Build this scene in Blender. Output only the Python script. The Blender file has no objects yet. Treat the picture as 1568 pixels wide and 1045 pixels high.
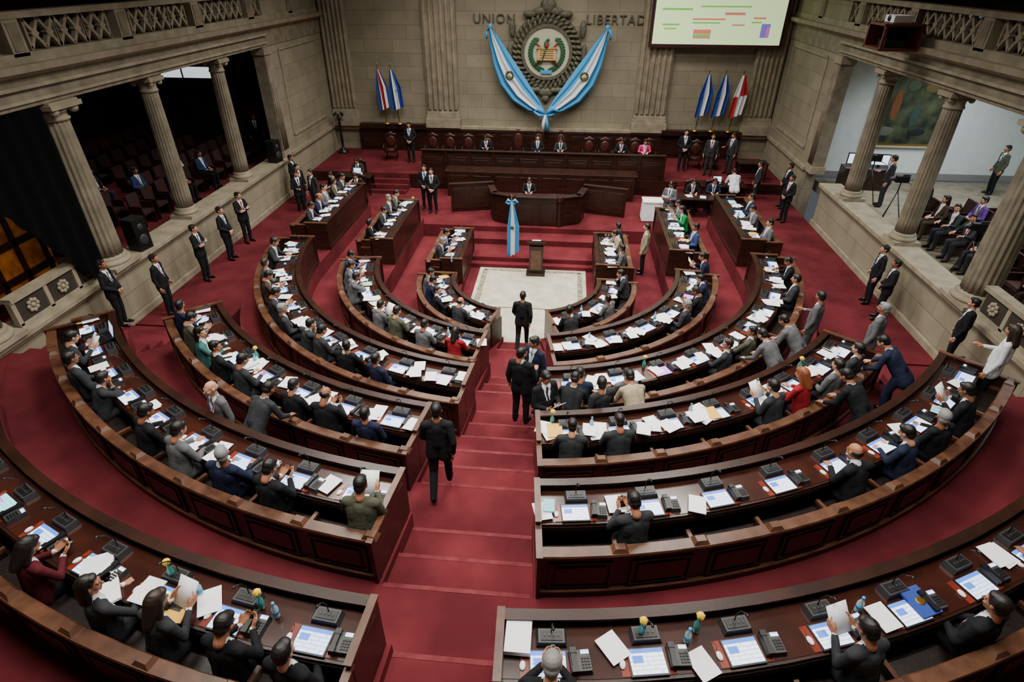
import bpy, bmesh, math, random
import numpy as np
from mathutils import Vector, Matrix
random.seed(11)
scene=bpy.context.scene
COL=bpy.context.collection
def lin(c):
    return tuple(((x/255)/12.92 if x/255<=.04045 else ((x/255+.055)/1.055)**2.4) for x in c)
# ---------------------------------------------------------------- materials
def mat(name,rgb,rough=.6,metal=0,rgb2=None,scale=8,detail=4,bump=0,bscale=None,emis=0,spec=.5,kind='noise',coat=0,stretch=None,bdist=.02):
    m=bpy.data.materials.new(name); m.use_nodes=True; nt=m.node_tree; b=nt.nodes['Principled BSDF']
    c=lin(rgb); b.inputs['Base Color'].default_value=(*c,1); b.inputs['Roughness'].default_value=rough
    b.inputs['Metallic'].default_value=metal; b.inputs['Specular IOR Level'].default_value=spec
    if coat: b.inputs['Coat Weight'].default_value=coat; b.inputs['Coat Roughness'].default_value=.15
    if rgb2 or bump:
        tc=nt.nodes.new('ShaderNodeTexCoord'); mp=nt.nodes.new('ShaderNodeMapping'); nt.links.new(tc.outputs['Object'],mp.inputs[0])
        if stretch: mp.inputs['Scale'].default_value=stretch
        if kind=='wave':
            t=nt.nodes.new('ShaderNodeTexWave'); t.inputs['Scale'].default_value=scale; t.inputs['Distortion'].default_value=6; t.inputs['Detail'].default_value=detail
        else:
            t=nt.nodes.new('ShaderNodeTexNoise'); t.inputs['Scale'].default_value=scale; t.inputs['Detail'].default_value=detail
        nt.links.new(mp.outputs[0],t.inputs[0])
        if rgb2:
            r=nt.nodes.new('ShaderNodeValToRGB'); r.color_ramp.elements[0].color=(*c,1); r.color_ramp.elements[1].color=(*lin(rgb2),1)
            r.color_ramp.elements[0].position=.35; r.color_ramp.elements[1].position=.68
            nt.links.new(t.outputs[0 if kind=='noise' else 1],r.inputs[0]); nt.links.new(r.outputs[0],b.inputs['Base Color'])
            if emis: nt.links.new(r.outputs[0],b.inputs['Emission Color'])
        if bump:
            t2=nt.nodes.new('ShaderNodeTexNoise'); t2.inputs['Scale'].default_value=bscale or scale*4; t2.inputs['Detail'].default_value=3; nt.links.new(mp.outputs[0],t2.inputs[0])
            bp=nt.nodes.new('ShaderNodeBump'); bp.inputs['Strength'].default_value=bump; bp.inputs['Distance'].default_value=bdist
            nt.links.new(t2.outputs[0],bp.inputs['Height']); nt.links.new(bp.outputs[0],b.inputs['Normal'])
    if emis:
        b.inputs['Emission Strength'].default_value=emis
        if not rgb2: b.inputs['Emission Color'].default_value=(*c,1)
    return m
WOOD=mat('mahogany_dark',(36,20,15),.32,rgb2=(54,29,20),scale=2.2,stretch=(1,1,6),bump=.06,bscale=30)
WOODT=mat('mahogany_top',(46,22,17),.22,rgb2=(62,30,22),scale=3,bump=.02,coat=.3)
INLAY=mat('red_brown_inlay',(112,42,28),.25,rgb2=(136,54,36),scale=4,coat=.3)
WOODL=mat('walnut_rail',(74,46,33),.35,rgb2=(102,68,48),scale=5)
LEATH=mat('dark_leather',(26,19,17),.45,rgb2=(38,28,24),scale=12,bump=.1)
CARPET=mat('red_carpet',(84,31,37),.95,rgb2=(112,44,51),scale=1.1,detail=8,bump=.35,bscale=160,spec=.1)
CARPN=mat('carpet_nosing_painted_light',(104,44,50),.95,rgb2=(122,58,62),scale=6,spec=.1)  # paler carpet tone that paints in light catching the tread edges
STONE_D=mat('stone_column',(112,104,88),.75,rgb2=(138,130,111),scale=3,bump=.15,bscale=25)
STONE_M=mat('stone_mould',(134,126,106),.75,rgb2=(158,149,128),scale=3,bump=.12,bscale=25)
WHITEW=mat('white_plaster',(222,232,232),.85,rgb2=(232,240,238),scale=3)
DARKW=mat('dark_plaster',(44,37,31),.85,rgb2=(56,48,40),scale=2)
MARB=mat('pale_marble',(178,174,154),.35,rgb2=(208,204,186),scale=2.5,detail=8)
MOSA=mat('mosaic_border',(70,70,60),.4,rgb2=(190,186,160),scale=22)
BLACK=mat('black_plastic',(20,20,22),.4)
GREYP=mat('grey_plastic',(50,52,54),.45)
PAPER=mat('white_paper',(246,248,252),.8)
PYEL=mat('manila_paper',(232,180,80),.8); PGRN=mat('green_paper',(170,222,180),.8); PBLU=mat('cyan_paper',(150,214,222),.8)
GOLD=mat('gilt_brass',(190,150,70),.3,metal=.9)
FLB=mat('flag_sky_blue',(70,158,216),.75); FLW=mat('flag_white',(228,232,236),.75); FLR=mat('flag_red',(180,30,44),.75); FLN=mat('flag_navy',(36,66,150),.75)
GREEN=mat('laurel_green',(40,92,58),.6); BRONZ=mat('bronze_stone',(74,72,58),.6,rgb2=(106,102,82),scale=9,bump=.3,bscale=40); CREAM=mat('cream_enamel',(190,188,166),.5)
BRN=mat('rifle_brown',(120,74,40),.5)
YEL=mat('yellow_petals',(246,206,40),.6)
def screenmat(name,base,ink,e,sc=9):
    m=bpy.data.materials.new(name); m.use_nodes=True; nt=m.node_tree; b=nt.nodes['Principled BSDF']
    tc=nt.nodes.new('ShaderNodeTexCoord'); br=nt.nodes.new('ShaderNodeTexBrick'); br.inputs['Scale'].default_value=sc
    br.inputs['Color1'].default_value=(*lin(base),1); br.inputs['Color2'].default_value=(*lin(base),1); br.inputs['Mortar'].default_value=(*lin(ink),1); br.inputs['Mortar Size'].default_value=.025; br.inputs['Brick Width'].default_value=1.1; br.inputs['Row Height'].default_value=.36
    nt.links.new(tc.outputs['Object'],br.inputs[0]); nt.links.new(br.outputs[0],b.inputs['Base Color']); nt.links.new(br.outputs[0],b.inputs['Emission Color']); b.inputs['Emission Strength'].default_value=e; b.inputs['Roughness'].default_value=.25
    return m
SCR=[screenmat('screen_white',(236,240,248),(120,150,215),1.5),screenmat('screen_blue',(212,228,250),(90,135,220),1.5),screenmat('screen_violet',(206,130,240),(140,60,220),1.3),screenmat('screen_cyan',(150,225,235),(90,170,190),1.3)]
SBLU=mat('screen_header_blue',(70,120,220),.3,emis=1.2)
PROJ=mat('projected_slide',(206,232,170),.7,emis=1.0); PRG=mat('projected_green',(120,190,90),.7,emis=.7); PRR=mat('projected_red',(216,120,110),.7,emis=.7); PRB=mat('projected_violet',(120,110,210),.7,emis=.7); FRAME=mat('screen_frame_dark',(60,28,32),.5)
BLK=mat('black_drape',(8,8,10),.9,spec=.1); ORG=mat('amber_glass',(120,62,24),.4,rgb2=(190,112,40),scale=3,emis=.12)
def wallmat():
    m=bpy.data.materials.new('stone_block_wall'); m.use_nodes=True; nt=m.node_tree; b=nt.nodes['Principled BSDF']; b.inputs['Roughness'].default_value=.8
    tc=nt.nodes.new('ShaderNodeTexCoord'); sx=nt.nodes.new('ShaderNodeSeparateXYZ'); ad=nt.nodes.new('ShaderNodeMath'); cb=nt.nodes.new('ShaderNodeCombineXYZ')
    nt.links.new(tc.outputs['Object'],sx.inputs[0]); nt.links.new(sx.outputs[0],ad.inputs[0]); nt.links.new(sx.outputs[1],ad.inputs[1]); nt.links.new(ad.outputs[0],cb.inputs[0]); nt.links.new(sx.outputs[2],cb.inputs[1])
    br=nt.nodes.new('ShaderNodeTexBrick'); br.inputs['Scale'].default_value=1; br.inputs['Brick Width'].default_value=1.3; br.inputs['Row Height'].default_value=.55; br.inputs['Mortar Size'].default_value=.008
    br.inputs['Color1'].default_value=(*lin((166,158,134)),1); br.inputs['Color2'].default_value=(*lin((154,146,124)),1); br.inputs['Mortar'].default_value=(*lin((118,111,93)),1)
    nt.links.new(cb.outputs[0],br.inputs[0])
    n=nt.nodes.new('ShaderNodeTexNoise'); n.inputs['Scale'].default_value=1.2; n.inputs['Detail'].default_value=8; nt.links.new(tc.outputs['Object'],n.inputs[0])
    mx=nt.nodes.new('ShaderNodeMix'); mx.data_type='RGBA'; mx.blend_type='MULTIPLY'; mx.inputs[0].default_value=.5
    nt.links.new(br.outputs[0],mx.inputs[6]); nt.links.new(n.outputs[0],mx.inputs[7]); nt.links.new(mx.outputs[2],b.inputs['Base Color'])
    return m
WALL=wallmat()
# ---------------------------------------------------------------- mesh builder
class MB:
    def __init__(s): s.v=[];s.f=[];s.m=[];s.s=[];s.mats=[]
    def add(s,V,F,m,smooth=False):
        if m not in s.mats: s.mats.append(m)
        k=s.mats.index(m); o=len(s.v); s.v+= [tuple(p) for p in V]; s.f+=[[i+o for i in f] for f in F]; s.m+=[k]*len(F); s.s+=[smooth]*len(F)
    def box(s,cx,cy,cz,sx,sy,sz,m,rz=0,tx=1,M=None):
        V=[]
        for z,q in ((-.5,1),(.5,tx)):
            for x,y in ((-.5,-.5),(.5,-.5),(.5,.5),(-.5,.5)):
                X,Y=x*sx*q,y*sy*q; c,d=math.cos(rz),math.sin(rz); P=Vector((X*c-Y*d,X*d+Y*c,z*sz))
                if M is not None: P=M@P
                V.append((cx+P[0],cy+P[1],cz+P[2]))
        s.add(V,[(0,3,2,1),(4,5,6,7),(0,1,5,4),(1,2,6,5),(2,3,7,6),(3,0,4,7)],m)
    def sweep(s,prof,path,m,smooth=False):
        n=len(prof);V=[];F=[]
        for (x,y,nx,ny) in path:
            for dr,z in prof: V.append((x+nx*dr,y+ny*dr,z))
        for i in range(len(path)-1):
            for j in range(n):
                a=i*n+j;b=i*n+(j+1)%n; F.append((a,b,b+n,a+n))
        F.append(tuple(range(n))[::-1]); F.append(tuple(range((len(path)-1)*n,len(path)*n)))
        s.add(V,F,m,smooth)
    def lathe(s,prof,cx,cy,cz,m,n=20,smooth=True,flute=0,nf=20,sc=(1,1)):
        V=[];F=[]
        for r,z in prof:
            for k in range(n):
                a=2*math.pi*k/n; rr=r*(1-flute*(.5+.5*math.cos(a*nf))) if flute else r
                V.append((cx+rr*math.cos(a)*sc[0],cy+rr*math.sin(a)*sc[1],cz+z))
        for i in range(len(prof)-1):
            for k in range(n):
                a=i*n+k;b=i*n+(k+1)%n; F.append((a,b,b+n,a+n))
        F.append(tuple(range(n))[::-1]); F.append(tuple(range((len(prof)-1)*n,len(prof)*n)))
        s.add(V,F,m,smooth)
    def tube(s,pts,rad,m,n=8):
        V=[];F=[];P=[Vector(p) for p in pts]
        if not hasattr(rad,'__len__'): rad=[rad]*len(P)
        for i,p in enumerate(P):
            t=(P[min(i+1,len(P)-1)]-P[max(i-1,0)]).normalized(); u=t.cross(Vector((0,0,1)) if abs(t.z)<.9 else Vector((1,0,0))).normalized(); w=t.cross(u)
            for k in range(n):
                a=2*math.pi*k/n; V.append(p+(u*math.cos(a)+w*math.sin(a))*rad[i])
        for i in range(len(P)-1):
            for k in range(n):
                a=i*n+k;b=i*n+(k+1)%n; F.append((a,b,b+n,a+n))
        F.append(tuple(range(n))[::-1]); F.append(tuple(range((len(P)-1)*n,len(P)*n)))
        s.add(V,F,m,True)
    def ell(s,c,r,m,n=12,k=8,M=None):
        V=[];F=[]
        for i in range(k+1):
            t=math.pi*i/k
            for j in range(n):
                a=2*math.pi*j/n; p=Vector((r[0]*math.sin(t)*math.cos(a),r[1]*math.sin(t)*math.sin(a),r[2]*math.cos(t)))
                if M is not None:p=M@p
                V.append((c[0]+p[0],c[1]+p[1],c[2]+p[2]))
        for i in range(k):
            for j in range(n):
                a=i*n+j;b=i*n+(j+1)%n; F.append((a,a+n,b+n,b))
        s.add(V,F,m,True)
    def grid(s,fn,nu,nv,mf,smooth=True):
        V=[fn(i/nu,j/nv) for i in range(nu+1) for j in range(nv+1)]
        for i in range(nu):
            for j in range(nv):
                a=i*(nv+1)+j
                q=[V[a],V[a+nv+1],V[a+nv+2],V[a+1]]
                if callable(mf): s.add(q,[(0,1,2,3)],mf((i+.5)/nu,(j+.5)/nv),smooth)
        if not callable(mf):
            s.add(V,[(i*(nv+1)+j,(i+1)*(nv+1)+j,(i+1)*(nv+1)+j+1,i*(nv+1)+j+1) for i in range(nu) for j in range(nv)],mf,smooth)
    def mesh(s,name,weld=False):
        me=bpy.data.meshes.new(name); me.from_pydata(s.v,[],s.f); 
        for x in s.mats: me.materials.append(x)
        me.polygons.foreach_set('material_index',s.m); me.polygons.foreach_set('use_smooth',s.s)
        bm=bmesh.new(); bm.from_mesh(me)
        if weld: bmesh.ops.remove_doubles(bm,verts=bm.verts,dist=1e-4)
        bmesh.ops.recalc_face_normals(bm,faces=bm.faces); bm.to_mesh(me); bm.free()
        return me
    def obj(s,name,loc=(0,0,0),rz=0,bevel=0,weld=False):
        o=bpy.data.objects.new(name,s.mesh(name,weld)); COL.objects.link(o); o.location=loc; o.rotation_euler=(0,0,rz)
        if bevel:
            md=o.modifiers.new('bevel','BEVEL'); md.width=bevel; md.segments=2; md.limit_method='ANGLE'
        return o
def inst(name,me,loc,rz=0,sc=1):
    o=bpy.data.objects.new(name,me); COL.objects.link(o); o.location=loc; o.rotation_euler=(0,0,rz); o.scale=(sc,)*3; return o
# ---------------------------------------------------------------- layout
R={1:12.36,2:10.31,3:8.42,4:6.57,5:4.61,6:2.51}
FZ={1:2.50,2:2.19,3:1.78,4:1.34,5:.88,6:.26}
AX={1:(-.80,.55),2:(-1.08,.82),3:(-1.15,.74),4:(-.70,.80),5:(-.70,.84),6:(-.70,.80)}
AMAX={1:50,2:51.5,3:52,4:88,5:84,6:98}
def arc(r,a0,a1,n=None):
    n=n or max(2,int(abs(a1-a0)/2)); out=[]
    for k in range(n+1):
        a=math.radians(a0+(a1-a0)*k/n)
        if abs(a)<=math.pi/2: out.append((r*math.sin(a),-r*math.cos(a),math.sin(a),-math.cos(a)))
        else:
            s=1 if a>0 else -1; out.append((s*r,r*(abs(a)-math.pi/2),s,0))
    return out
def leg(s,r,y0,y1): return [(s*r,y0,s,0),(s*r,y1,s,0)]
def rect(a,b,z0,z1): return [(a,z0),(b,z0),(b,z1),(a,z1)]
# ---------------------------------------------------------------- floor
fl=MB(); B=-.5
fl.box(0,-2,-.35,19.9,29,.3,CARPET)
fl.box(0,1,-.1,5.2,8,.2,CARPET)
def ringside(s,i,rin,rout,z,amax,legto=None):
    x=abs(AX[i][0 if s<0 else 1]); a0=math.degrees(math.asin(min(.99,x/((rin+rout)/2)))); 
    p=arc(rin,s*a0,s*amax)
    if legto: p+= [(s*rin,legto,s,0)]
    fl.sweep(rect(0,rout-rin,B,z),p,CARPET)
edges={6:(2.08,4.15),5:(4.15,6.12),4:(6.12,7.75),3:(7.75,9.86),2:(9.86,11.9),1:(11.9,17.2)}
for s in (-1,1):
    ringside(s,6,2.08,4.17,FZ[6],90,4.7); ringside(s,5,4.15,6.14,FZ[5],90,4.9); ringside(s,4,6.12,7.75,FZ[4],90,4.9)
    ringside(s,3,7.7,9.88,FZ[3],54); ringside(s,2,9.86,11.92,FZ[2],56); ringside(s,1,11.9,15.8,FZ[1],39); ringside(s,1,11.9,13.4,FZ[1]-.003,46)
    fl.box(s*8.8,3,.2,2.3,12.6,1.4,CARPET)
    for k in range(1,9): fl.box(s*9.0,(-3.2-.42*k-12)/2,B/2+.45+.08*k,1.95,12-3.2-.42*k,.9+.16*k-B,CARPET)
fl.box(0,7.0,B/2+.35,18,4.4,.7-B,CARPET)
fl.box(0,3.35,-.1,5.4,1.2,.5,CARPET); fl.box(0,3.7,-.03,5.4,1.4,.66,CARPET)
fl.box(0,4.55,0,5.4,.9,1.0,CARPET)
prev=0.
for i in (6,5,4,3,2,1):
    r0=edges[i][0]; z0=prev; z1=FZ[i]; n=3 if z1-z0>.35 else 2
    ym=[r0+ k*.55 for k in range(n)]
    for k in range(n):
        ya=ym[k]; yb=edges[i][1] if k==n-1 else ym[k+1]
        if i==1 and k==n-1: yb=16
        z=z0+(z1-z0)*(k+1)/n-.006; w=1.2 if i<4 else .95; cx_=-.05 if i>3 else -.15
        fl.box(cx_,-(ya+yb)/2,(z+B)/2,2*w,yb-ya,z-B,CARPET)
        hw=.72 if i>3 else .93
        fl.box(cx_,-ya-.012,z-.016,2*hw,.06,.04,CARPN)  # added pale strip: painted light along the tread edge
    prev=z1
fl.obj('floor')
mf=MB(); mf.box(.05,1.42,.012,3.6,2.75,.024,MARB)
mf.sweep(rect(-1.95,0,0,.02),arc(1.96,-90,90),MARB)
for x,y,sx,sy in ((.05,2.58,3.3,.16),(-1.55,1.3,.16,2.5),(1.65,1.3,.16,2.5)): mf.box(x,y,.027,sx,sy,.012,MOSA)
mf.obj('marble_floor_inlay')
st=MB(); st.box(0,10.95,.4,19.8,4.1,1.8,CARPET)
for k in range(4):
    for s in (-1,1):
        st.box(s*6.55,8.7-.28*k,(1.3-.15*(k+1)-.3)/2+.1,1.9,.3,(1.3-.15*(k+1))-.2+.2,CARPET); st.box(s*6.55,8.56-.28*k,1.3-.15*(k+1)-.01,1.9,.03,.04,CARPN)  # stage steps get the same painted edge light
st.obj('stage_platform')
sf=MB(); sf.box(0,8.86,1.0,11.2,.06,.62,WOOD); 
for s in (-1,1): sf.box(s*8.8,8.86,1.0,2.3,.06,.62,WOOD)
sf.obj('stage_front_panelling')
# ---------------------------------------------------------------- curved desks & benches
DESK=[]
def build_row(i,path,slots):
    r=R[i]; z=FZ[i]
    d=MB(); P=path(0)
    d.sweep(rect(-.36,.21,z+.71,z+.755),P,WOOD); d.sweep(rect(-.32,.18,z+.755,z+.762),P,WOODT)
    d.sweep([(-.42,z+.0),(-.36,z+.0),(-.36,z+.84),(-.42,z+.84)],P,WOOD); d.sweep(rect(-.45,-.33,z+.84,z+.87),P,WOOD)
    d.sweep(rect(-.45,-.36,z,z+.1),P,WOOD); d.sweep(rect(.17,.22,z+.64,z+.71),P,WOOD)
    b=MB(); b.sweep(rect(.60,.655,z,z+.73),P,WOOD)
    b.sweep([(.54,z+.73),(.69,z+.73),(.70,z+.745),(.69,z+.77),(.55,z+.77),(.535,z+.75)],P,WOODL)
    b.sweep(rect(.655,.70,z,z+.1),P,WOOD); b.sweep(rect(.655,.708,z+.1,z+.118),P,WOODL); b.sweep(rect(.655,.672,z+.66,z+.71),P,WOOD)  # the low paler bead paints in light glints along the bench base
    b.sweep([(.27,z+.36),(.58,z+.36),(.60,z+.44),(.30,z+.46),(.26,z+.43)],P,LEATH); b.sweep([(.55,z+.46),(.60,z+.46),(.60,z+.71),(.57,z+.71)],P,LEATH); b.sweep(rect(.34,.38,z,z+.36),P,WOOD)
    for (x,y,nx,ny) in (P[0],P[-1]):
        a=math.atan2(ny,nx)
        for m,c,w,h in ((d,-.1,.70,.85),(b,.47,.5,.78)):
            m.box(x+nx*c,y+ny*c,z+h/2,w,.05,h,WOOD,rz=a)
            m.box(x+nx*c,y+ny*c,z+h+.012,w+.03,.08,.03,WOODL,rz=a)
    for (x,y,a) in slots:
        nx,ny=math.sin(a),-math.cos(a); tx,ty=math.cos(a),math.sin(a)
        cx,cy=x+nx*.664,y+ny*.664
        for dx,dz,w,h in ((0,.6,.76,.03),(0,.17,.76,.03),(-.37,.385,.03,.46),(.37,.385,.03,.46)): b.box(cx+tx*dx,cy+ty*dx,z+dz,w,.02,h,WOOD,rz=a)
        b.box(cx,cy,z+.385,.6,.03,.3,WOOD,rz=a)
        ex,ey=x+tx*.46,y+ty*.46
        b.box(ex+nx*.43,ey+ny*.43,z+.56,.05,.3,.05,WOODL,rz=a); b.box(ex+nx*.43,ey+ny*.43,z+.3,.035,.26,.5,WOOD,rz=a)
        b.box(ex+nx*.60,ey+ny*.60,z+.795,.2,.14,.05,WOODL,rz=a,tx=.6)
        d.box(ex-nx*.1,ey-ny*.1,z+.37,.03,.5,.7,WOOD,rz=a)
        d.box(x+nx*.04,y+ny*.04,z+.765,.52,.26,.006,INLAY,rz=a)
        DESK.append((i,x,y,a,z+.768))
    d.obj('curved_desk_row'); b.obj('curved_bench_row')
for i in range(1,7):
    r=R[i]
    for s in (-1,1):
        x=abs(AX[i][0 if s<0 else 1]); a0=math.degrees(math.asin(x/r)); a1=AMAX[i]
        if i==6: a1=90
        pf=lambda _,r=r,s=s,a0=a0,a1=a1: arc(r,s*a0,s*a1,max(6,int((a1-a0)/2)))
        L=math.radians(a1-a0)*r; n=max(1,round(L/.92)); sl=[]
        for k in range(n):
            a=math.radians(a0+(a1-a0)*(k+.5)/n)*s; sl.append((r*math.sin(a),-r*math.cos(a),a))
        build_row(i,pf,sl)
        if i>=4:
            y0,y1={4:(.8,4.65),5:(.9,4.45),6:(1.0,3.5)}[i]; n=round((y1-y0)/.92)
            build_row(i,lambda _,r=r,s=s,y0=y0,y1=y1: leg(s,r,y0,y1),[(s*r,y0+(y1-y0)*(k+.5)/n,s*math.pi/2) for k in range(n)])
# ---------------------------------------------------------------- desk equipment
def screen_mesh(k):
    m=MB(); m.box(0,0,.008,.36,.27,.016,BLACK); m.box(0,0,.0175,.33,.24,.003,SCR[k])
    m.box(0,.1,.0195,.33,.035,.002,SBLU if k<2 else SCR[k]); m.box(-.09,.02,.0195,.1,.07,.002,SBLU if k<2 else SCR[3-k%2]); return m.mesh('touch_screen')
SM=[screen_mesh(k) for k in range(4)]
def phone_mesh():
    m=MB(); m.box(0,0,.025,.19,.2,.05,GREYP,tx=.9); m.box(-.055,0,.062,.05,.2,.025,BLACK,tx=.85); m.box(-.055,.08,.06,.055,.05,.04,BLACK); m.box(-.055,-.08,.06,.055,.05,.04,BLACK)
    for a in range(3):
        for b in range(4): m.box(.015+a*.026,-.06+b*.026,.053,.018,.016,.01,BLACK)
    m.box(.045,.07,.052,.07,.035,.008,SCR[1]); return m.mesh('desk_telephone')
PM=phone_mesh()
def con_mesh():
    m=MB(); m.box(0,0,.03,.27,.15,.06,GREYP,tx=.85); m.box(0,0,.062,.19,.09,.01,BLACK)
    for k in range(4): m.box(-.06+k*.04,-.0,.068,.02,.02,.008,GREYP)
    m.tube([(0,.03,.05),(0,.03,.16),(0,-.01,.26),(0,-.07,.31)],.006,BLACK,6); m.ell((0,-.09,.32),(.014,.026,.014),BLACK,8,6); return m.mesh('conference_microphone')
CM=con_mesh()
def mouse_mesh():
    m=MB(); m.ell((0,0,.012),(.03,.05,.02),PAPER,10,6); m.tube([(0,.05,.01),(.02,.1,.004),(0,.15,.004)],.003,BLACK,5); return m.mesh('computer_mouse')
MM=mouse_mesh()
TEAL=mat('glass_teal',(70,150,140),.15)
def vase_mesh():
    m=MB(); m.lathe([(.022,0),(.03,.01),(.03,.11),(.013,.15),(.013,.19),(.016,.195)],0,0,0,TEAL,12)
    m.tube([(0,0,.15),(.01,0,.22)],.005,GREEN,5); m.ell((.005,0,.23),(.034,.034,.03),YEL,10,6)
    for k in range(5): a=k*1.256; m.ell((.005+.022*math.cos(a),.022*math.sin(a),.225),(.018,.016,.022),YEL,8,5)
    return m.mesh('flower_vase')
VM=vase_mesh()
def mug_mesh():
    m=MB(); m.lathe([(.03,0),(.036,.005),(.038,.09),(.034,.09),(.032,.02),(.0,.018)],0,0,0,PAPER,16); m.tube([(.036,0,.02),(.06,0,.03),(.06,0,.065),(.037,0,.075)],.006,PAPER,6); return m.mesh('coffee_mug')
MG=mug_mesh()
def bottle_mesh():
    m=MB(); m.lathe([(.03,0),(.032,.01),(.032,.14),(.014,.18),(.014,.2)],0,0,0,mat('water_bottle_plastic',(170,200,210),.1),12); m.lathe([(.016,.2),(.016,.225)],0,0,0,FLB,10); m.lathe([(.0325,.06),(.0325,.11)],0,0,0,FLB,12); return m.mesh('water_bottle')
BTL=bottle_mesh()
def W(x,y,a,dx,dy): return (x+math.cos(a)*dx+math.sin(a)*dy, y+math.sin(a)*dx-math.cos(a)*dy)
sheets=MB(); rp=random.Random(5)
for (i,x,y,a,z) in DESK:
    X,Y=W(x,y,a,0,.05); k=rp.choices([0,1,2,3],[8,5,.7,.5])[0]
    inst('touch_screen',SM[k],(X,Y,z+.001),a)
    X,Y=W(x,y,a,.30,.03); inst('desk_telephone',PM,(X,Y,z-.004),a+rp.uniform(-.1,.1),1.1)
    X,Y=W(x,y,a,.04,-.2); inst('conference_microphone',CM,(X,Y,z-.004),a,1.1)
    if i<4: X,Y=W(x,y,a,-.24,.06); inst('computer_mouse',MM,(X,Y,z-.004),a+rp.uniform(-.3,.3))
    q_=rp.random()
    if q_<.16: X,Y=W(x,y,a,.43,-.12); inst('water_bottle',BTL,(X,Y,z-.004),a)
    elif q_<.24: X,Y=W(x,y,a,-.4,-.1); inst('coffee_mug',MG,(X,Y,z-.004),a+1)
    n=rp.choice([0,1,1,2,2]) if i<3 else rp.choice([2,2,3,3,4])
    if i==1 and abs(x)<6: n=rp.choice([0,0,1,1])
    if i==2 and 1.5<x<6.2: n=rp.choice([0,0,1])
    for q in range(n):
        dx,dy=rp.choice([rp.uniform(-.45,-.24),rp.uniform(-.45,-.2),rp.uniform(-.12,.15),rp.uniform(.35,.45)]) if i>2 else rp.uniform(-.46,-.3),rp.uniform(-.14,.12); X,Y=W(x,y,a,dx,dy); m=rp.choices([PAPER,PYEL,PGRN,PBLU],[24,.6,.5,.4])[0]
        rz=a+rp.uniform(-.5,.5); hh=rp.uniform(.002,.012); sheets.box(X,Y,z+(.024 if dx<.2 else .07)+q*.006,.216,.285,hh,m,rz=rz)
BIGP=[(-3.83,-11.83,.3,.42,.03,PAPER,.5),(-3.6,-12.05,.3,.4,.03,PAPER,.7),(-2.75,-12.15,.25,.35,.02,PYEL,.1),(-3.15,-12.0,.23,.3,.015,PAPER,-.2),(-2.45,-12.05,.23,.3,.01,PAPER,.5),(.72,-12.15,.25,.34,.06,PAPER,0),(1.0,-8.33,.24,.32,.03,PYEL,.1),(3.55,-7.65,.24,.3,.02,PYEL,.3),(.96,-10.22,.14,.2,.03,PBLU,0)]
for x,y,sx,sy,h,m,r_ in BIGP:
    zz=3.29 if y<-11 else (2.57 if y>-9 else 2.98); sheets.box(x,y,zz+h/2,sx,sy,h,m,rz=r_)
sheets.obj('loose_papers')
g=MB(); g.box(0,0,.015,.24,.32,.03,FLN); g.ell((0,0,.031),(.05,.05,.004),GOLD,12,6); g.obj('navy_folder',(4.78,-11.40,3.29),.4)
for x,y,z in ((-1.9,-12.05,3.27),(-3.0,-11.8,3.27),(1.9,-12.0,3.27),(2.45,-11.9,3.27),(.95,-8.12,2.55),(-4.6,-6.8,2.55),(5.4,-6.2,2.55),(-4.3,4.2,1.64),(2.7,-5.75,2.1)): inst('flower_vase',VM,(x,y,z-.01),0,1.15)
# ---------------------------------------------------------------- room shell
w=MB(); w.box(0,12.95,5.2,20.6,.5,12,WALL); w.obj('wall_back')
tb=MB()
def pil(x0,x1,m=STONE_M):
    xc=(x0+x1)/2; wd=x1-x0
    tb.box(xc,12.6,7,wd,.2,9,m)
    for k in range(6): tb.tube([(x0+wd*(k+.5)/6,12.5,3.2),(x0+wd*(k+.5)/6,12.5,11)],wd/12*.75,m,8)
    tb.box(xc,12.52,2.62,wd+.16,.42,.4,STONE_M); tb.box(xc,12.55,2.9,wd+.08,.34,.16,STONE_M); tb.box(xc,12.56,3.04,wd+.02,.3,.12,STONE_M)
for a,b in ((-5.45,-4.0),(3.95,5.35),(-9.95,-8.8),(8.75,9.95)): pil(a,b)
tb.box(0,12.58,2.42,19.9,.34,.12,STONE_M); tb.box(0,12.62,2.3,19.9,.26,.14,STONE_M)
tb.obj('trim_back_pilasters',bevel=.01)
wd=MB()
wd.box(-7.1,12.38,2.46,3.1,.3,.22,WOOD); wd.box(7.0,12.38,2.46,3.5,.3,.22,WOOD)
wd.box(0,12.52,1.8,17.6,.1,1.0,WOOD)
for k in range(16): wd.box(-8.25+k*1.1,12.46,1.8,.85,.04,.7,WOOD)
wd.obj('wainscot_back',bevel=.008)
lt=bpy.data.curves.new('motto','FONT'); lt.extrude=.03; lt.materials.append(BRONZ)
for txt,x in (('UNION',-3.25),('LIBERTAD',1.55)):
    c=lt.copy(); c.body=txt; c.size=.5; c.space_character=1.15; o=bpy.data.objects.new('carved_motto_lettering',c); COL.objects.link(o); o.location=(x,12.66,6.72); o.rotation_euler=(math.pi/2,0,0)
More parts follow.
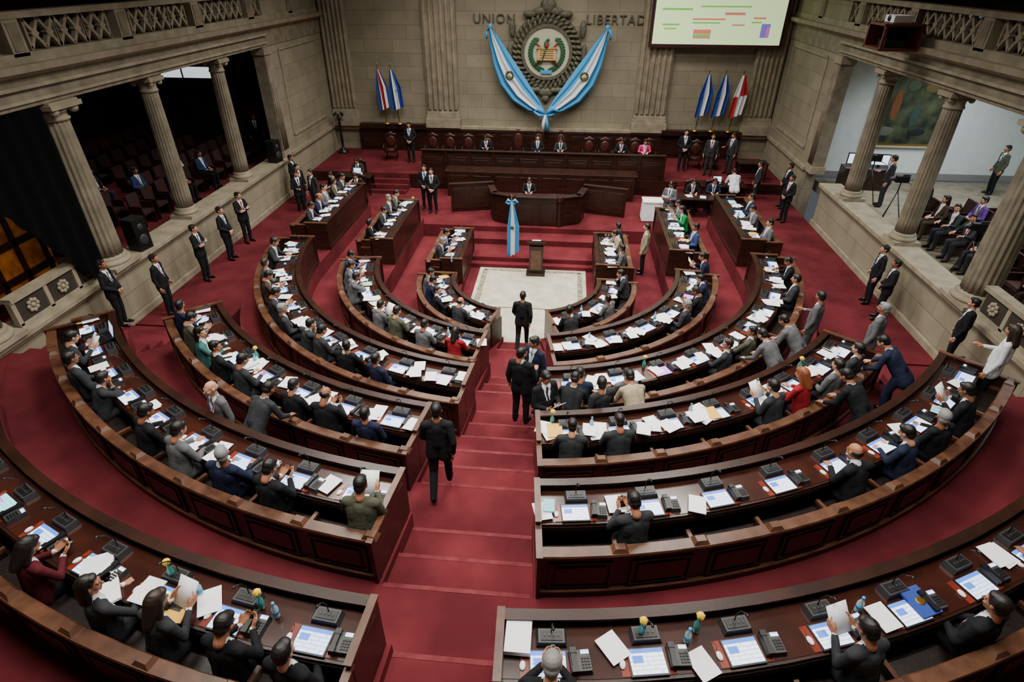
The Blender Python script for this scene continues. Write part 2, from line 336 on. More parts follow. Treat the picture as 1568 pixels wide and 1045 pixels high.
def side(s):
    nm='left' if s<0 else 'right'
    w=MB(); X=s*10.3; YE=7.35
    w.box(s*10.2,(YE+12.7)/2,5.5,.4,12.7-YE,11,WALL)
    w.obj('wall_'+nm)
    pl=MB()
    y1=YE if s<0 else 5.7
    ys=[(y1,-3.2,.9,2.3),(-3.2,-5.5,.9,2.3),(-5.5,-17,1.5,2.3)]
    for a,b,z0,z1 in ys: pl.box(X,(a+b)/2,(z1+z0-1)/2,.55,abs(a-b),z1-z0+1,WALL)
    pl.box(X-s*.04,(y1-17)/2,2.34,.75,y1+17,.12,STONE_M); pl.box(X-s*.03,(y1-17)/2,.98,.64,y1+17,.2,STONE_M)
    pl.box(X-s*.02,(y1-17)/2,2.22,.62,y1+17,.08,STONE_M)
    pl.obj('wall_plinth_'+nm,bevel=.012)
    en=MB()
    en.box(X,-5.1,6.6,.62,24.6,.62,STONE_D); en.box(s*10.02,-2.3,6.6,.1,29.9,.6,STONE_D); en.box(X-s*.05,-5.1,6.42,.66,24.6,.06,STONE_M); en.box(X-s*.06,-5.1,6.68,.72,24.6,.07,STONE_M)
    en.sweep([(-.3,6.86),(-.38,6.86),(-.46,6.92),(-.55,6.95),(-.58,7.08),(-.3,7.08)],[(X,-17,s,0),(X,12.65,s,0)],STONE_M)
    en.box(s*14.2,-2.2,6.98,7.6,29.4,.2,STONE_D)
    en.obj('entablature_'+nm)
    bl=MB(); xb=X-s*.2
    bl.box(xb,-2.2,7.17,.3,29.3,.18,STONE_M); bl.box(xb,-2.2,7.92,.34,29.3,.12,STONE_M)
    y=-16.5
    k=0
    while y<12.2:
        if k%4==0: bl.box(xb,y,7.54,.3,.4,.68,STONE_M); bl.box(xb-s*.155,y,7.54,.02,.26,.5,STONE_D)
        else:
            for q in (-.2,.2):
                for t in (1,-1):
                    bl.box(xb,y+q,7.56,.1,.07,.66,STONE_M,M=Matrix.Rotation(t*.62,3,'X'))
                bl.box(xb,y+q,7.56,.13,.15,.15,STONE_M,M=Matrix.Rotation(.785,3,'X'))
            bl.box(xb,y-.4,7.56,.1,.05,.66,STONE_M);bl.box(xb,y+.4,7.56,.1,.05,.66,STONE_M)
        y+=.82;k+=1
    bl.obj('balustrade_'+nm)
    for yc,rr in ((-2.9,.36),(.55,.25),(4.1,.25),(-6.6,.36),(-10.2,.25)):
        c=MB(); ht=6.3-2.4
        c.box(0,0,.05,rr*2.7,rr*2.7,.1,STONE_M); c.lathe([(rr*1.3,.1),(rr*1.36,.15),(rr*1.25,.2),(rr*1.12,.22),(rr*1.18,.26),(rr*1.05,.3)],0,0,0,STONE_M,24)
        pr=[(rr*(1-.16*t**1.6),.3+t*(ht-.72)) for t in [k/10 for k in range(11)]]
        c.lathe(pr,0,0,0,STONE_D,96,flute=.1,nf=18)
        c.lathe([(rr*.86,ht-.43),(rr*.95,ht-.4),(rr*.95,ht-.37),(rr*.86,ht-.35),(rr*.86,ht-.25),(rr*1.2,ht-.15)],0,0,0,STONE_M,24)
        for sx in (-1,1):
            for sy in (-1,1): c.ell((sx*rr*.95,sy*rr*.8,ht-.2),(rr*.28,rr*.3,rr*.28),STONE_M,10,8)
        c.box(0,0,ht-.1,rr*2.6,rr*2.5,.1,STONE_M); c.box(0,0,ht-.06,rr*2.3,rr*2.3,.1,STONE_M)
        c.obj('stone_column',(X,yc,2.4))
    p=MB(); yc=7.1; XX=s*10.18; p.box(XX,yc,4.35,.42,.5,3.9,STONE_D)
    for k in range(3): p.tube([(XX-s*.22,yc-.15+k*.15,2.7),(XX-s*.22,yc-.15+k*.15,6.0)],.05,STONE_D,8)
    p.box(XX,yc,2.5,.5,.6,.25,STONE_M); p.box(XX,yc,6.15,.5,.6,.22,STONE_M); p.obj('wall_pilaster')
    q=MB()
    for (yy,zz,sy,sz) in ((9.9,6.1,3.6,.08),(9.9,3.0,3.6,.08),(8.1,4.55,.08,3.1),(11.7,4.55,.08,3.1)): q.box(s*9.98,yy,zz,.05,sy,sz,STONE_M)
    q.box(s*9.95,9.98,2.4,.1,5.1,.12,STONE_M)
    q.obj('trim_panel_'+nm)
side(-1); side(1)
# wings
wg=MB(); wg.box(-14.4,-2,1.7,7.6,23,.4,CARPET)
for k in range(5): wg.box(-18+(5-k)*.5,0,1.9+.16*(k+1),(5-k)*1.0,18.8,.32,CARPET)
wg.obj('floor_wing_left')
g=MB(); g.box(14.4,-4.6,1.7,7.6,25,.4,STONE_D); g.obj('floor_wing_right')
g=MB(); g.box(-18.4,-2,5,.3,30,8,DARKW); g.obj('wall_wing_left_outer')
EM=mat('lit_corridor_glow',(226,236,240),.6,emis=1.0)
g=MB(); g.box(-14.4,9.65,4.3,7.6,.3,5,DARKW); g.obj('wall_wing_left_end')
g=MB(); g.box(0,0,0,2.5,.04,.42,EM); g.box(0,-.03,.24,2.65,.08,.06,WOOD); g.box(0,-.03,-.24,2.65,.08,.06,WOOD); g.box(-.3,-.03,0,.05,.06,.42,WOOD); g.obj('window_1',(-14.6,9.45,5.05))
g=MB(); g.box(-.75,0,0,1.35,.08,3.0,mat('brown_door',(62,32,24),.5)); g.box(.12,0,0,.14,.05,2.1,EM); g.box(.25,0,0,.1,.12,3.0,WOOD); g.box(-1.48,0,0,.1,.12,3.0,WOOD); g.box(-.6,0,1.55,1.85,.12,.1,WOOD)
for zz in (-.8,.6): g.box(-.75,-.05,zz,.95,.03,1.0,WOOD)
g.obj('door_1',(-11.5,9.42,3.75))
g=MB(); g.box(18.4,-4,5,.3,24,8,WHITEW); g.obj('wall_wing_right_outer')
g=MB(); g.box(14.4,8.2,4.4,7.6,.3,5,WHITEW); g.obj('wall_wing_right_end')
g=MB(); g.box(14.4,8.03,2.05,7.6,.04,.25,mat('baseboard_grey',(140,140,140),.6)); g.obj('baseboard_wing_right')
p=MB(); p.box(0,-.02,0,2.5,.06,2.75,mat('frame_cream',(200,190,165),.6)); p.box(0,-.05,0,2.32,.04,2.57,GOLD)
pm=mat('painting_canvas',(14,28,22),.6,rgb2=(84,92,62),scale=2.1,detail=14)
p.box(0,-.07,0,2.2,.02,2.45,pm)
for c,r_,m_ in (((-.5,-.08,.1),(.16,.01,.5),BRN),((.25,-.08,-.25),(.16,.01,.4),mat('paint_teal',(52,74,68),.6)),((.55,-.08,.7),(.26,.01,.16),mat('paint_ochre',(108,90,50),.6)),((-.6,-.08,-.8),(.32,.01,.16),mat('paint_grey',(92,96,84),.6)),((.5,-.08,-.8),(.3,.01,.14),mat('paint_dark',(24,34,34),.6)),((-.1,-.08,.75),(.24,.01,.18),mat('paint_sage',(68,84,62),.6))): p.ell(c,r_,m_)
p.obj('framed_painting',(13.2,8.0,4.5))
g=MB(); g.box(0,-2.2,11.35,37.5,30.6,.3,STONE_M)
for k in range(7): g.box(0,-15+k*4.4,11.1,19.9,.35,.3,STONE_M)
for x in (-8,-4,0,4,8): g.box(x,-2.2,11.1,.35,29,.3,STONE_M)
g.obj('ceiling')
g=MB(); g.box(0,-17.4,5.2,36,.3,12,WALL); g.obj('wall_front')
for s in (-1,1):
    g=MB(); g.box(s*18.3,-2,9.2,.3,30,4,WALL); g.obj('wall_upper_left' if s<0 else 'wall_upper_right')
    g=MB(); g.box(s*14.4,12.8,9.2,7.6,.3,4,WALL); g.obj('wall_upper_end_left' if s<0 else 'wall_upper_end_right')
g=MB()
g.grid(lambda u,v:(-9.93+.05*math.sin(v*40),-6.3+v*2.75,6.25-u*(.9+2.85*min(1,max(0,v-.05)*1.25)**1.3)),10,60,BLK)
g.obj('black_drape')
g=MB(); g.box(-11.2,-5,4.3,.06,3.0,3.6,ORG)
for k in range(5): g.box(-11.15,-6.3+k*.66,4.3,.05,.12,3.6,WOOD)
for k in range(5): g.box(-11.15,-5,2.8+k*.75,.05,2.9,.16,WOOD)
g.obj('window_2')
for s in (-1,1):
    g=MB()
    g.box(0,0,.05,.2,2.6,.1,STONE_M); g.box(0,0,.62,.24,2.6,.1,STONE_M); g.box(0,0,.33,.1,2.5,.5,STONE_D)
    for k in range(3):
        g.box(-s*.06,-.85+k*.85,.33,.04,.7,.45,DARKW); 
        for q in range(8): a=q*.785; g.ell((-s*.1,-.85+k*.85+.11*math.cos(a),.33+.11*math.sin(a)),(.03,.05,.05),STONE_M,8,6)
        g.ell((-s*.1,-.85+k*.85,.33),(.04,.06,.06),STONE_M,8,6)
        g.box(-s*.04,-1.27+k*.85,.33,.12,.1,.55,STONE_M)
    g.obj('rosette_parapet',(s*10.15,-4.7,2.4))
# ---------------------------------------------------------------- crest
crest=MB()
def disc(r0,r1,y0,m,n=48):
    V=[];F=[]
    for k in range(n):
        a=2*math.pi*k/n
        for r,y in ((r0,y0),(r1,y0),(r1,y0+.2),(r0,y0+.2)): V.append((r*math.cos(a),y,r*math.sin(a)))
    for k in range(n):
        b=(k+1)%n
        for j in range(4): F.append((k*4+j,b*4+j,b*4+(j+1)%4,k*4+(j+1)%4))
    crest.add(V,F,m)
disc(0.0,.99,-.05,CREAM); disc(.97,1.1,-.1,BRONZ); disc(1.08,1.5,.02,BRONZ)
for rr,nn,sz in ((1.2,34,.16),(1.38,40,.15)):
    for k in range(nn):
        a=2*math.pi*k/nn; M=Matrix.Rotation(-a+.5,3,'Y'); crest.ell((rr*math.cos(a),-.04,rr*math.sin(a)),(sz,.06,.065),BRONZ,8,6,M)
for (x,z,rx,rz_) in ((0,1.75,.32,.32),(-.35,1.55,.3,.16),(.35,1.55,.3,.16),(0,2.1,.2,.25),(-.75,1.45,.3,.14),(.75,1.45,.3,.14),(0,-1.6,.35,.2),(-.5,-1.5,.4,.13),(.5,-1.5,.4,.13),(0,-1.85,.18,.18),(-1.5,.9,.14,.35),(1.5,.9,.14,.35),(-1.6,-.1,.12,.5),(1.6,-.1,.12,.5),(-1.45,-1.0,.14,.3),(1.45,-1.0,.14,.3)): crest.ell((x,0,z),(rx,.12,rz_),BRONZ,14,8)
for s in (-1,1):
    for k in range(15):
        a=-math.pi/2+s*(.25+k*.155); M=Matrix.Rotation(-a+s*.9,3,'Y')
        crest.ell((.72*math.cos(a),-.09,.72*math.sin(a)),(.13,.03,.045),GREEN,8,6,M); M=Matrix.Rotation(-a-s*1.9,3,'Y'); crest.ell((.64*math.cos(a),-.1,.64*math.sin(a)),(.10,.03,.04),GREEN,8,6,M)
    crest.tube([(-s*.5,-.1,-.5),(s*.5,-.1,.42)],[.05,.03],BRN,8); crest.tube([(-s*.45,-.12,.15),(s*.42,-.12,-.5)],.022,GOLD,6)
crest.box(0,-.14,-.05,.78,.04,.42,mat('parchment',(206,176,116),.7)); 
for z in (.17,-.27): crest.tube([(-.42,-.14,z),(.42,-.14,z)],.05,mat('parchment_roll%d'%(z>0),(180,144,84),.7),10)
for k in range(4): crest.box(0,-.165,.08-k*.09,.6,.01,.025,BRN)
crest.ell((-.02,-.18,.33),(.1,.07,.17),GREEN,10,8); crest.ell((.05,-.2,.5),(.07,.06,.07),GREEN,10,8); crest.ell((.0,-.22,.3),(.06,.05,.1),FLR,10,8); crest.tube([(-.04,-.18,.2),(-.12,-.18,-.1),(-.25,-.18,-.5)],[.04,.03,.01],GREEN,8)
crest.box(0,-.12,-.75,.5,.02,.14,FLB)
crest.obj('national_coat_of_arms',(-.05,12.55,5.62))
def banner(s):
    b=MB(); P=[(-2.45,6.55,.06),(-2.22,5.95,.26),(-1.95,5.3,.42),(-1.6,4.62,.54),(-1.15,4.02,.52),(-.6,3.55,.36),(-.12,3.22,.12)]
    def fn(u,v):
        t=u*(len(P)-1); i=min(int(t),len(P)-2); q=t-i
        x=P[i][0]*(1-q)+P[i+1][0]*q; z=P[i][1]*(1-q)+P[i+1][1]*q; h=P[i][2]*(1-q)+P[i+1][2]*q
        def dr(j): j=max(0,min(len(P)-2,j)); return P[j+1][0]-P[j][0],P[j+1][1]-P[j][1]
        a_=dr(i-1 if q<.5 else i); b_=dr(i if q<.5 else i+1); k=q+.5 if q<.5 else q-.5
        dx=a_[0]*(1-k)+b_[0]*k; dz=a_[1]*(1-k)+b_[1]*k; L=math.hypot(dx,dz); nx,nz=dz/L,-dx/L
        w_=(v-.5)*2*h; xx=x+nx*w_; return (-xx if s>0 else xx, 12.26-.14*math.sin(v*math.pi)+.05*math.sin(v*24+u*3), z+nz*w_)
    b.grid(fn,36,36,lambda u,v: FLB if (v<.34 or v>.66) else FLW)
    x,z=1.62,4.75
    for k in range(12):
        a=k*.5236; b.ell((s*(x+.15*math.cos(a)),12.08,z+.15*math.sin(a)),(.05,.015,.05),GREEN if k%3 else BRN,6,5)
    b.ell((s*x,12.09,z),(.09,.015,.08),mat('scroll_ochre',(200,170,110),.7),8,6)
    b.ell((s*2.45,12.2,6.62),(.1,.08,.12),FLB,8,6); b.tube([(s*2.45,12.2,6.6),(s*2.62,12.2,6.4),(s*2.6,12.2,6.15)],[.05,.07,.04],FLB,8)
    b.tube([(0,12.15,3.15),(s*.3,12.12,3.42),(s*.55,12.12,3.3),(s*.3,12.12,3.12),(0,12.15,3.12)],[.05,.13,.1,.09,.05],FLB,8)
    b.tube([(0,12.12,3.15),(s*.08,12.1,2.8),(s*.1,12.1,2.45)],[.05,.08,.07],FLB if s>0 else FLW,8)
    b.obj('national_flag_banner')
banner(-1); banner(1)
def pole_flag(x,y,z0,h,kind,lean,wd=.42,top=.12,length=None):
    f=MB(); length=length or h*.72
    T=(lean*h*.08,0,h); f.tube([(0,0,0),T],.016,WOODL,8); f.ell((T[0],0,h+.05),(.03,.03,.07),GOLD,8,6); f.lathe([(.16,0),(.16,.03),(.05,.07),(.03,.12)],0,0,0,GOLD,16)
    def fn(u,v):
        zz=h-top-u*length*(1-.12*v); spread=wd*(.25+.75*min(1,u*2.2)); return (T[0]*(zz/h)+v*spread-spread*.35, -.04-.05*math.sin(v*math.pi)-.05*math.sin(v*20+u*2)*min(1,u*3), zz)
    def mf(u,v):
        if kind=='cr': return FLN if (v<.2 or v>.8) else (FLW if (v<.38 or v>.62) else FLR)
        if kind=='bwb': return FLN if (v<.33 or v>.67) else FLW
        if kind=='gt': return FLB if (v<.3 or v>.68) else FLW
        if kind=='pa': return (FLW if v<.5 else FLR) if u<.5 else (FLR if v<.35 else FLW)
    f.grid(fn,24,24,mf)
    if kind=='gt':
        for sx in (-1,1): f.tube([(0,-.05,h-.12),(sx*.12,-.06,h-.04),(sx*.2,-.06,h-.12),(sx*.1,-.06,h-.18),(0,-.05,h-.13)],[.02,.05,.04,.04,.02],FLB,8)
        f.ell((.03,-.13,h*.55),(.06,.01,.07),GREEN,8,6)
    if kind=='bwb': f.ell((.02,-.12,h*.6),(.04,.01,.05),FLN,8,6)
    f.obj('pole_flag',(x,y,z0))
for x,k,l in ((-7.35,'cr',-1),(-6.75,'bwb',-1),(6.7,'bwb',1),(7.4,'bwb',1),(8.15,'pa',1)): pole_flag(x,12.25,2.57,2.45,k,l,.55)
pole_flag(-.72,3.2,.15,2.2,'gt',0,.40,length=2.0)
p=MB(); p.box(0,0,0,5.4,.1,3.2,FRAME); p.box(0,-.06,.03,5.15,.02,3.0,PROJ)
for a,b,sx,sz,m in ((-.6,-1.0,.7,.16,PRR),(-.6,-1.14,.7,.1,PRG),(-.6,-1.22,.7,.06,PRR),(1.9,-.95,.35,.5,PRB),(2.0,-1.0,.12,.4,PRR),(-1.9,-.75,.7,.06,PRG),(-.4,-.55,1.3,.06,PRR),(-1.7,-.2,1.2,.07,PRG),(.6,-.35,.8,.09,PRR),(1.6,-.5,.5,.06,PRR),(0.2,-.1,2.0,.05,PRG),(-.5,-.68,1.1,.05,PRG),(1.5,-.65,.4,.05,PRG),(-1.9,-.9,.5,.05,PRG),(.8,-.75,.5,.05,PRR)): p.box(a,-.075,b,sx,.01,sz,m)
p.obj('projection_screen',(6.9,12.25,7.52))
# ---------------------------------------------------------------- presidium bench
p=MB(); x=0; wd_=10
p.box(x,8.95,1.5,wd_,.08,1.6,WOOD); p.box(x,9.35,2.06,wd_,.75,.05,WOODT); p.box(x,8.93,2.32,wd_+.1,.18,.05,WOOD); p.box(x,8.95,2.2,wd_,.06,.24,WOOD)
for k in range(10): p.box(-4.5+k*1.0,8.9,1.5,.8,.03,1.1,WOOD); p.box(-4.5+k*1.0,8.885,1.5,.64,.03,.9,WOOD); p.box(-4+k*1.0,8.89,1.5,.1,.05,1.6,WOOD)
for s in (-1,1): p.box(s*5,9.3,1.7,.08,.8,.8,WOOD)
p.obj('presidium_bench',bevel=.01)
p=MB(); p.box(0,8.0,1.2,7.6,.08,1.0,WOOD); p.box(0,8.35,1.72,7.8,.8,.05,WOOD)
for k in range(8): p.box(-3.3+k*.945,7.945,1.2,.74,.03,.75,WOOD)
p.obj('secretaries_counter',bevel=.01)
p=MB()
pts=[(-1.75,6.1),(-1.55,5.35),(-.85,5.05),(.85,5.05),(1.55,5.35),(1.75,6.1)]
for (a,b) in zip(pts[:-1],pts[1:]):
    cx,cy=(a[0]+b[0])/2,(a[1]+b[1])/2; L=math.hypot(b[0]-a[0],b[1]-a[1]); an=math.atan2(b[1]-a[1],b[0]-a[0])
    p.box(cx,cy,1.1,L+.04,.08,1.3,WOOD,rz=an); p.box(cx,cy,1.78,L+.14,.26,.06,WOOD,rz=an); p.box(cx,cy,.52,L+.1,.16,.14,WOOD,rz=an)
    nx,ny=math.sin(an),-math.cos(an); n=max(1,int(L/.6))
    for k in range(n):
        q=(k+.5)/n; x,y=a[0]+(b[0]-a[0])*q+nx*.05,a[1]+(b[1]-a[1])*q+ny*.05; p.box(x,y,1.15,L/n*.75,.03,.85,WOOD,rz=an); p.box(x+nx*.015,y+ny*.015,1.15,L/n*.55,.03,.65,WOOD,rz=an)
for sx in (-.86,.86): p.lathe([(.14,.45),(.14,.55),(.1,.6),(.1,1.6),(.14,1.66),(.14,1.85)],sx,5.0,0,WOOD,16)
p.box(0,6.0,1.45,2.9,.7,.05,WOODT); p.obj('clerk_rostrum',bevel=.008)
for s in (-1,1):
    p=MB(); p.box(0,0,.55,1.6,.07,1.1,WOOD); p.box(0,0,1.12,1.7,.16,.05,WOOD)
    for k in (-.4,.4): p.box(k,-.04,.55,.64,.03,.8,WOOD)
    p.obj('wood_partition',(s*2.55,6.35,.68),s*-.25,bevel=.008)
p=MB(); p.box(0,0,.05,.62,.5,.1,WOOD); p.box(0,.02,.55,.46,.34,.95,WOOD); p.box(0,-.16,.55,.34,.03,.7,WOODL); p.box(0,0,1.1,.62,.5,.08,WOOD,M=Matrix.Rotation(-.25,3,'X')); p.tube([(.1,.1,1.12),(.1,.05,1.35),(.1,.12,1.45)],.008,BLACK,6)
p.box(0,.02,1.17,.28,.2,.01,PAPER,M=Matrix.Rotation(-.25,3,'X')); p.obj('speaker_lectern',(.17,2.45,.03),bevel=.008)
# ---------------------------------------------------------------- chairs
def chair_mesh(back=1.15):
    m=MB(); RL=mat('oxblood_leather',(58,24,22),.4,rgb2=(76,34,28),scale=9)
    for x in (-.24,.24):
        for y in (-.22,.22): m.tube([(x,y,0),(x*.96,y*.96,.42)],[.022,.03],WOOD,8)
    m.box(0,0,.42,.56,.52,.07,WOOD); m.ell((0,0,.47),(.25,.24,.06),RL,14,6)
    m.box(0,-.25,(back+.42)/2,.5,.05,back-.42,WOOD); m.ell((0,-.215,(back+.5)/2),(.2,.04,(back-.5)/2*.9),RL,14,8)
    m.ell((0,-.25,back),(.27,.035,.09),WOOD,14,8); m.ell((0,-.25,back+.08),(.1,.03,.06),WOODL,10,6)
    for x in (-.28,.28): m.tube([(x,-.24,.68),(x,.1,.68),(x,.2,.64)],.025,WOOD,8); m.tube([(x,.18,.42),(x,.18,.66)],.02,WOOD,8)
    return m.mesh('armchair')
CH=chair_mesh(1.05); CHB=chair_mesh(1.3)
for x in (-5.0,-4.2,-3.35,-2.5,2.0,2.7,3.35,4.0,4.6,-6.9,6.6,7.3): inst('leather_armchair',CH,(x,10.9,1.3),math.pi+random.uniform(-.15,.15))
for x in (-1.15,-.25,.75): inst('high_back_armchair',CHB,(x,10.95,1.3),math.pi)
def seat_mesh():
    m=MB(); RS=mat('seat_fabric',(48,20,20),.85); m.box(0,.0,.42,.48,.44,.09,RS); m.box(0,-.22,.68,.48,.08,.55,RS,M=Matrix.Rotation(.12,3,'X'))
    for x in (-.26,.26): m.box(x,0,.33,.04,.4,.62,WOOD); m.box(x,0,.65,.06,.36,.03,WOOD)
    return m.mesh('seat')
SE=seat_mesh()
for k in range(5):
    for j in range(17):
        if random.random()<.93: inst('auditorium_seat',SE,(-12.0-k*.95,-3.4+j*.72,1.9 if k<2 else 2.06+.16*(k-2)),-math.pi/2)
for k in range(4):
    for j in range(8): inst('auditorium_seat',SE,(12.0+k*1.05,-2.6+j*.78,1.9),math.pi/2)
# ---------------------------------------------------------------- misc props
def table(x,y,z,w,d,m=WOOD,rz=0,cloth=False):
    t=MB(); t.box(0,0,.74,w,d,.05,m)
    if cloth: t.box(0,0,.38,w*.98,d*.98,.72,m,tx=.95)
    else:
        for a in (-1,1):
            for b in (-1,1): t.box(a*(w/2-.05),b*(d/2-.05),.36,.06,.06,.72,m)
        t.box(0,d/2-.03,.45,w*.9,.03,.5,m)
    t.obj('draped_table' if cloth else 'side_table',(x,y,z),rz,bevel=.01)
table(-7.7,8.0,.7,1.5,.7); table(-7.4,6.0,.7,1.4,.7)
table(4.3,6.1,.7,.75,.6,PAPER,cloth=True); table(7.3,8.3,.7,1.8,.8); table(5.9,6.6,.7,1.5,.7); table(8.6,9.4,1.3,1.2,.6,cloth=False)
def laptop(x,y,z,rz,k=1):
    m=MB(); m.box(0,0,.01,.34,.24,.02,BLACK); m.box(0,.14,.13,.34,.015,.23,BLACK,M=Matrix.Rotation(-.25,3,'X')); m.box(0,.128,.13,.31,.004,.2,SCR[k],M=Matrix.Rotation(-.25,3,'X')); m.obj('laptop_computer',(x,y,z),rz)
laptop(7.1,8.3,1.47,0,0); laptop(-7.6,8.0,1.47,0); laptop(-2.5,9.4,2.09,math.pi); laptop(3.3,9.4,2.09,math.pi); laptop(-7.3,-7.0,3.0,-.75)
pp=MB()
for x in (-3.2,-2.2,-.6,-.1,.4,1.1,2.2,3.9,4.5): pp.box(x,9.35,2.095,.22,.3,.012,PAPER,rz=random.uniform(-.4,.4))
for x,y in ((-7.6,5.9),(-7.2,6.1),(-7.5,8.1),(5.7,6.6),(6.2,6.5),(7.6,8.2),(-.3,5.9)): pp.box(x,y,1.485,.22,.3,.01,PAPER,rz=random.uniform(-.4,.4))
pp.obj('stage_papers')
def speaker(x,y,z,rz,h=.9):
    m=MB(); m.box(0,0,h/2,.42,.38,h,BLACK); 
    for zz,r_ in ((.3,.14),(.66,.09)): m.ell((0,-.19,zz*h/.9),(r_,.03,r_),GREYP,16,6)
    m.obj('loudspeaker_cabinet',(x,y,z),rz,bevel=.02)
speaker(-10.15,-1.9,2.4,1.4,.85); speaker(-10.1,6.3,2.4,1.4,.8)
m=MB(); m.box(0,0,.38,1.6,.6,.76,WOOD)
for x in (-.4,.4): m.box(x,.1,1.02,.62,.05,.4,BLACK); m.box(x,.07,1.02,.56,.01,.34,SCR[1]); m.box(x,.12,.8,.08,.06,.1,BLACK)
m.obj('monitor_table',(11.9,6.9,1.9),-.1)
def tripod(x,y,z,rz):
    m=MB()
    for k in range(3): a=k*2.094; m.tube([(.4*math.cos(a),.4*math.sin(a),0),(0,0,1.15)],.015,BLACK,6)
    m.tube([(0,0,1.1),(0,0,1.4)],.02,BLACK,6); m.box(0,0,1.5,.14,.36,.18,BLACK); m.lathe([(.06,0),(.065,.14),(.07,.16)],0,0,0,GREYP,12); m.v[-36:]=[(a,.18+c,1.5+b) for a,b,c in m.v[-36:]]; m.tube([(0,-.18,1.42),(.1,-.4,1.3)],.01,BLACK,6); m.box(.0,-.1,1.62,.03,.2,.05,GREYP); m.obj('video_camera_tripod',(x,y,z),rz)
tripod(11.1,3.0,1.9,1.5); tripod(11.3,5.3,1.9,1.3); tripod(11.2,-.8,1.9,1.5)
m=MB(); RW=mat('red_wood',(84,36,28),.45)
m.box(0,0,0,.95,1.0,.06,RW); m.box(0,0,.55,.95,1.0,.06,RW)
for a in (-.44,.44):
    for b in (-.46,.46): m.box(a,b,.28,.07,.07,.6,RW)
m.box(.44,0,.28,.04,.9,.5,RW); m.box(0,.46,.28,.9,.04,.5,RW); m.box(0,0,.67,.45,.5,.16,PAPER); m.ell((-.24,0,.68),(.03,.07,.07),BLACK,10,6); m.box(-.05,-.1,.12,.5,.4,.16,BLACK)
m.obj('projector_shelf',(9.2,2.3,7.0),bevel=.01)
m=MB(); m.lathe([(.25,0),(.25,.06),(.08,.14),(.05,.3),(.07,.6),(.05,.9),(.05,1.5),(.1,1.56),(.06,1.62)],0,0,0,BLACK,16)
for k in range(5): a=k*1.256; m.tube([(0,0,1.5),(.16*math.cos(a),.16*math.sin(a),1.45),(.2*math.cos(a),.2*math.sin(a),1.65)],.018,BLACK,6); m.ell((.2*math.cos(a),.2*math.sin(a),1.72),(.06,.06,.07),BLACK,8,6)
m.obj('bronze_candelabrum',(-9.5,11.9,1.3))
# ---------------------------------------------------------------- PEOPLE
def capsule(b,a,c,ra,rc,n=12):
    a=Vector(a);c=Vector(c);d=c-a
    if d.length<1e-5: d=Vector((0,0,1e-4))
    t=d.normalized(); u=t.cross(Vector((0,0,1)) if abs(t.z)<.9 else Vector((1,0,0))).normalized(); w_=t.cross(u); rings=[]
    for k in range(1,4): th=math.pi/2*(1-k/3); rings.append((a-t*ra*math.sin(th),ra*math.cos(th)))
    for k in range(3): th=math.pi/2*k/3; rings.append((c+t*rc*math.sin(th),rc*math.cos(th)))
    V=[a-t*ra];F=[]
    for p,r_ in rings:
        for j in range(n): q=2*math.pi*j/n; V.append(p+(u*math.cos(q)+w_*math.sin(q))*r_)
    V.append(c+t*rc); N=len(rings)
    for j in range(n): F.append((0,1+(j+1)%n,1+j)); F.append((len(V)-1,1+(N-1)*n+j,1+(N-1)*n+(j+1)%n))
    for i in range(N-1):
        for j in range(n): x=1+i*n+j;y=1+i*n+(j+1)%n; F.append((x,y,y+n,x+n))
    b.add(V,F,None)
def remesh(prims,voxel,smooth=2,dec=None):
    b=MB(); b.mats=[None]
    for pr in prims:
        if pr[0]=='c': capsule(b,pr[2],pr[3],pr[4],pr[5])
        else: b.ell(pr[2],pr[3],None)
    me=bpy.data.meshes.new('t'); me.from_pydata(b.v,[],b.f); o=bpy.data.objects.new('t',me); COL.objects.link(o)
    bm=bmesh.new(); bm.from_mesh(me); bmesh.ops.remove_doubles(bm,verts=bm.verts,dist=1e-5); bmesh.ops.recalc_face_normals(bm,faces=bm.faces); bm.to_mesh(me); bm.free()
    m=o.modifiers.new('r','REMESH'); m.mode='VOXEL'; m.voxel_size=voxel
    if smooth: m=o.modifiers.new('s','SMOOTH'); m.factor=.5; m.iterations=smooth
    if dec: m=o.modifiers.new('d','DECIMATE'); m.ratio=dec
    dg=bpy.context.evaluated_depsgraph_get(); dg.update(); m2=bpy.data.meshes.new_from_object(o.evaluated_get(dg))
    bpy.data.objects.remove(o); 
    V=np.zeros(len(m2.vertices)*3); m2.vertices.foreach_get('co',V); V=V.reshape(-1,3); F=[tuple(p.vertices) for p in m2.polygons]
    Cn=np.zeros(len(F)*3); m2.polygons.foreach_get('center',Cn); Cn=Cn.reshape(-1,3); N=np.zeros(len(F)*3); m2.polygons.foreach_get('normal',N); N=N.reshape(-1,3)
    best=np.full(len(F),1e9); lab=np.zeros(len(F),int)
    for pr in prims:
        if pr[0]=='c':
            a=np.array(pr[2]);c=np.array(pr[3]);d=c-a; L=d@d+1e-9; t=np.clip(((Cn-a)@d)/L,0,1); dist=np.linalg.norm(Cn-a-t[:,None]*d,axis=1)-(pr[4]+(pr[5]-pr[4])*t)
        else:
            q=(Cn-np.array(pr[2]))/np.array(pr[3]); k=np.linalg.norm(q,axis=1); dist=(k-1)*min(pr[3])
        mk=dist<best; best[mk]=dist[mk]; lab[mk]=pr[1]
    bpy.data.meshes.remove(m2); bpy.data.meshes.remove(me)
    return V,F,lab,Cn,N
JK,SH,TI,TR,SK,HA,SO,LI,EW,ED,PA=range(11)
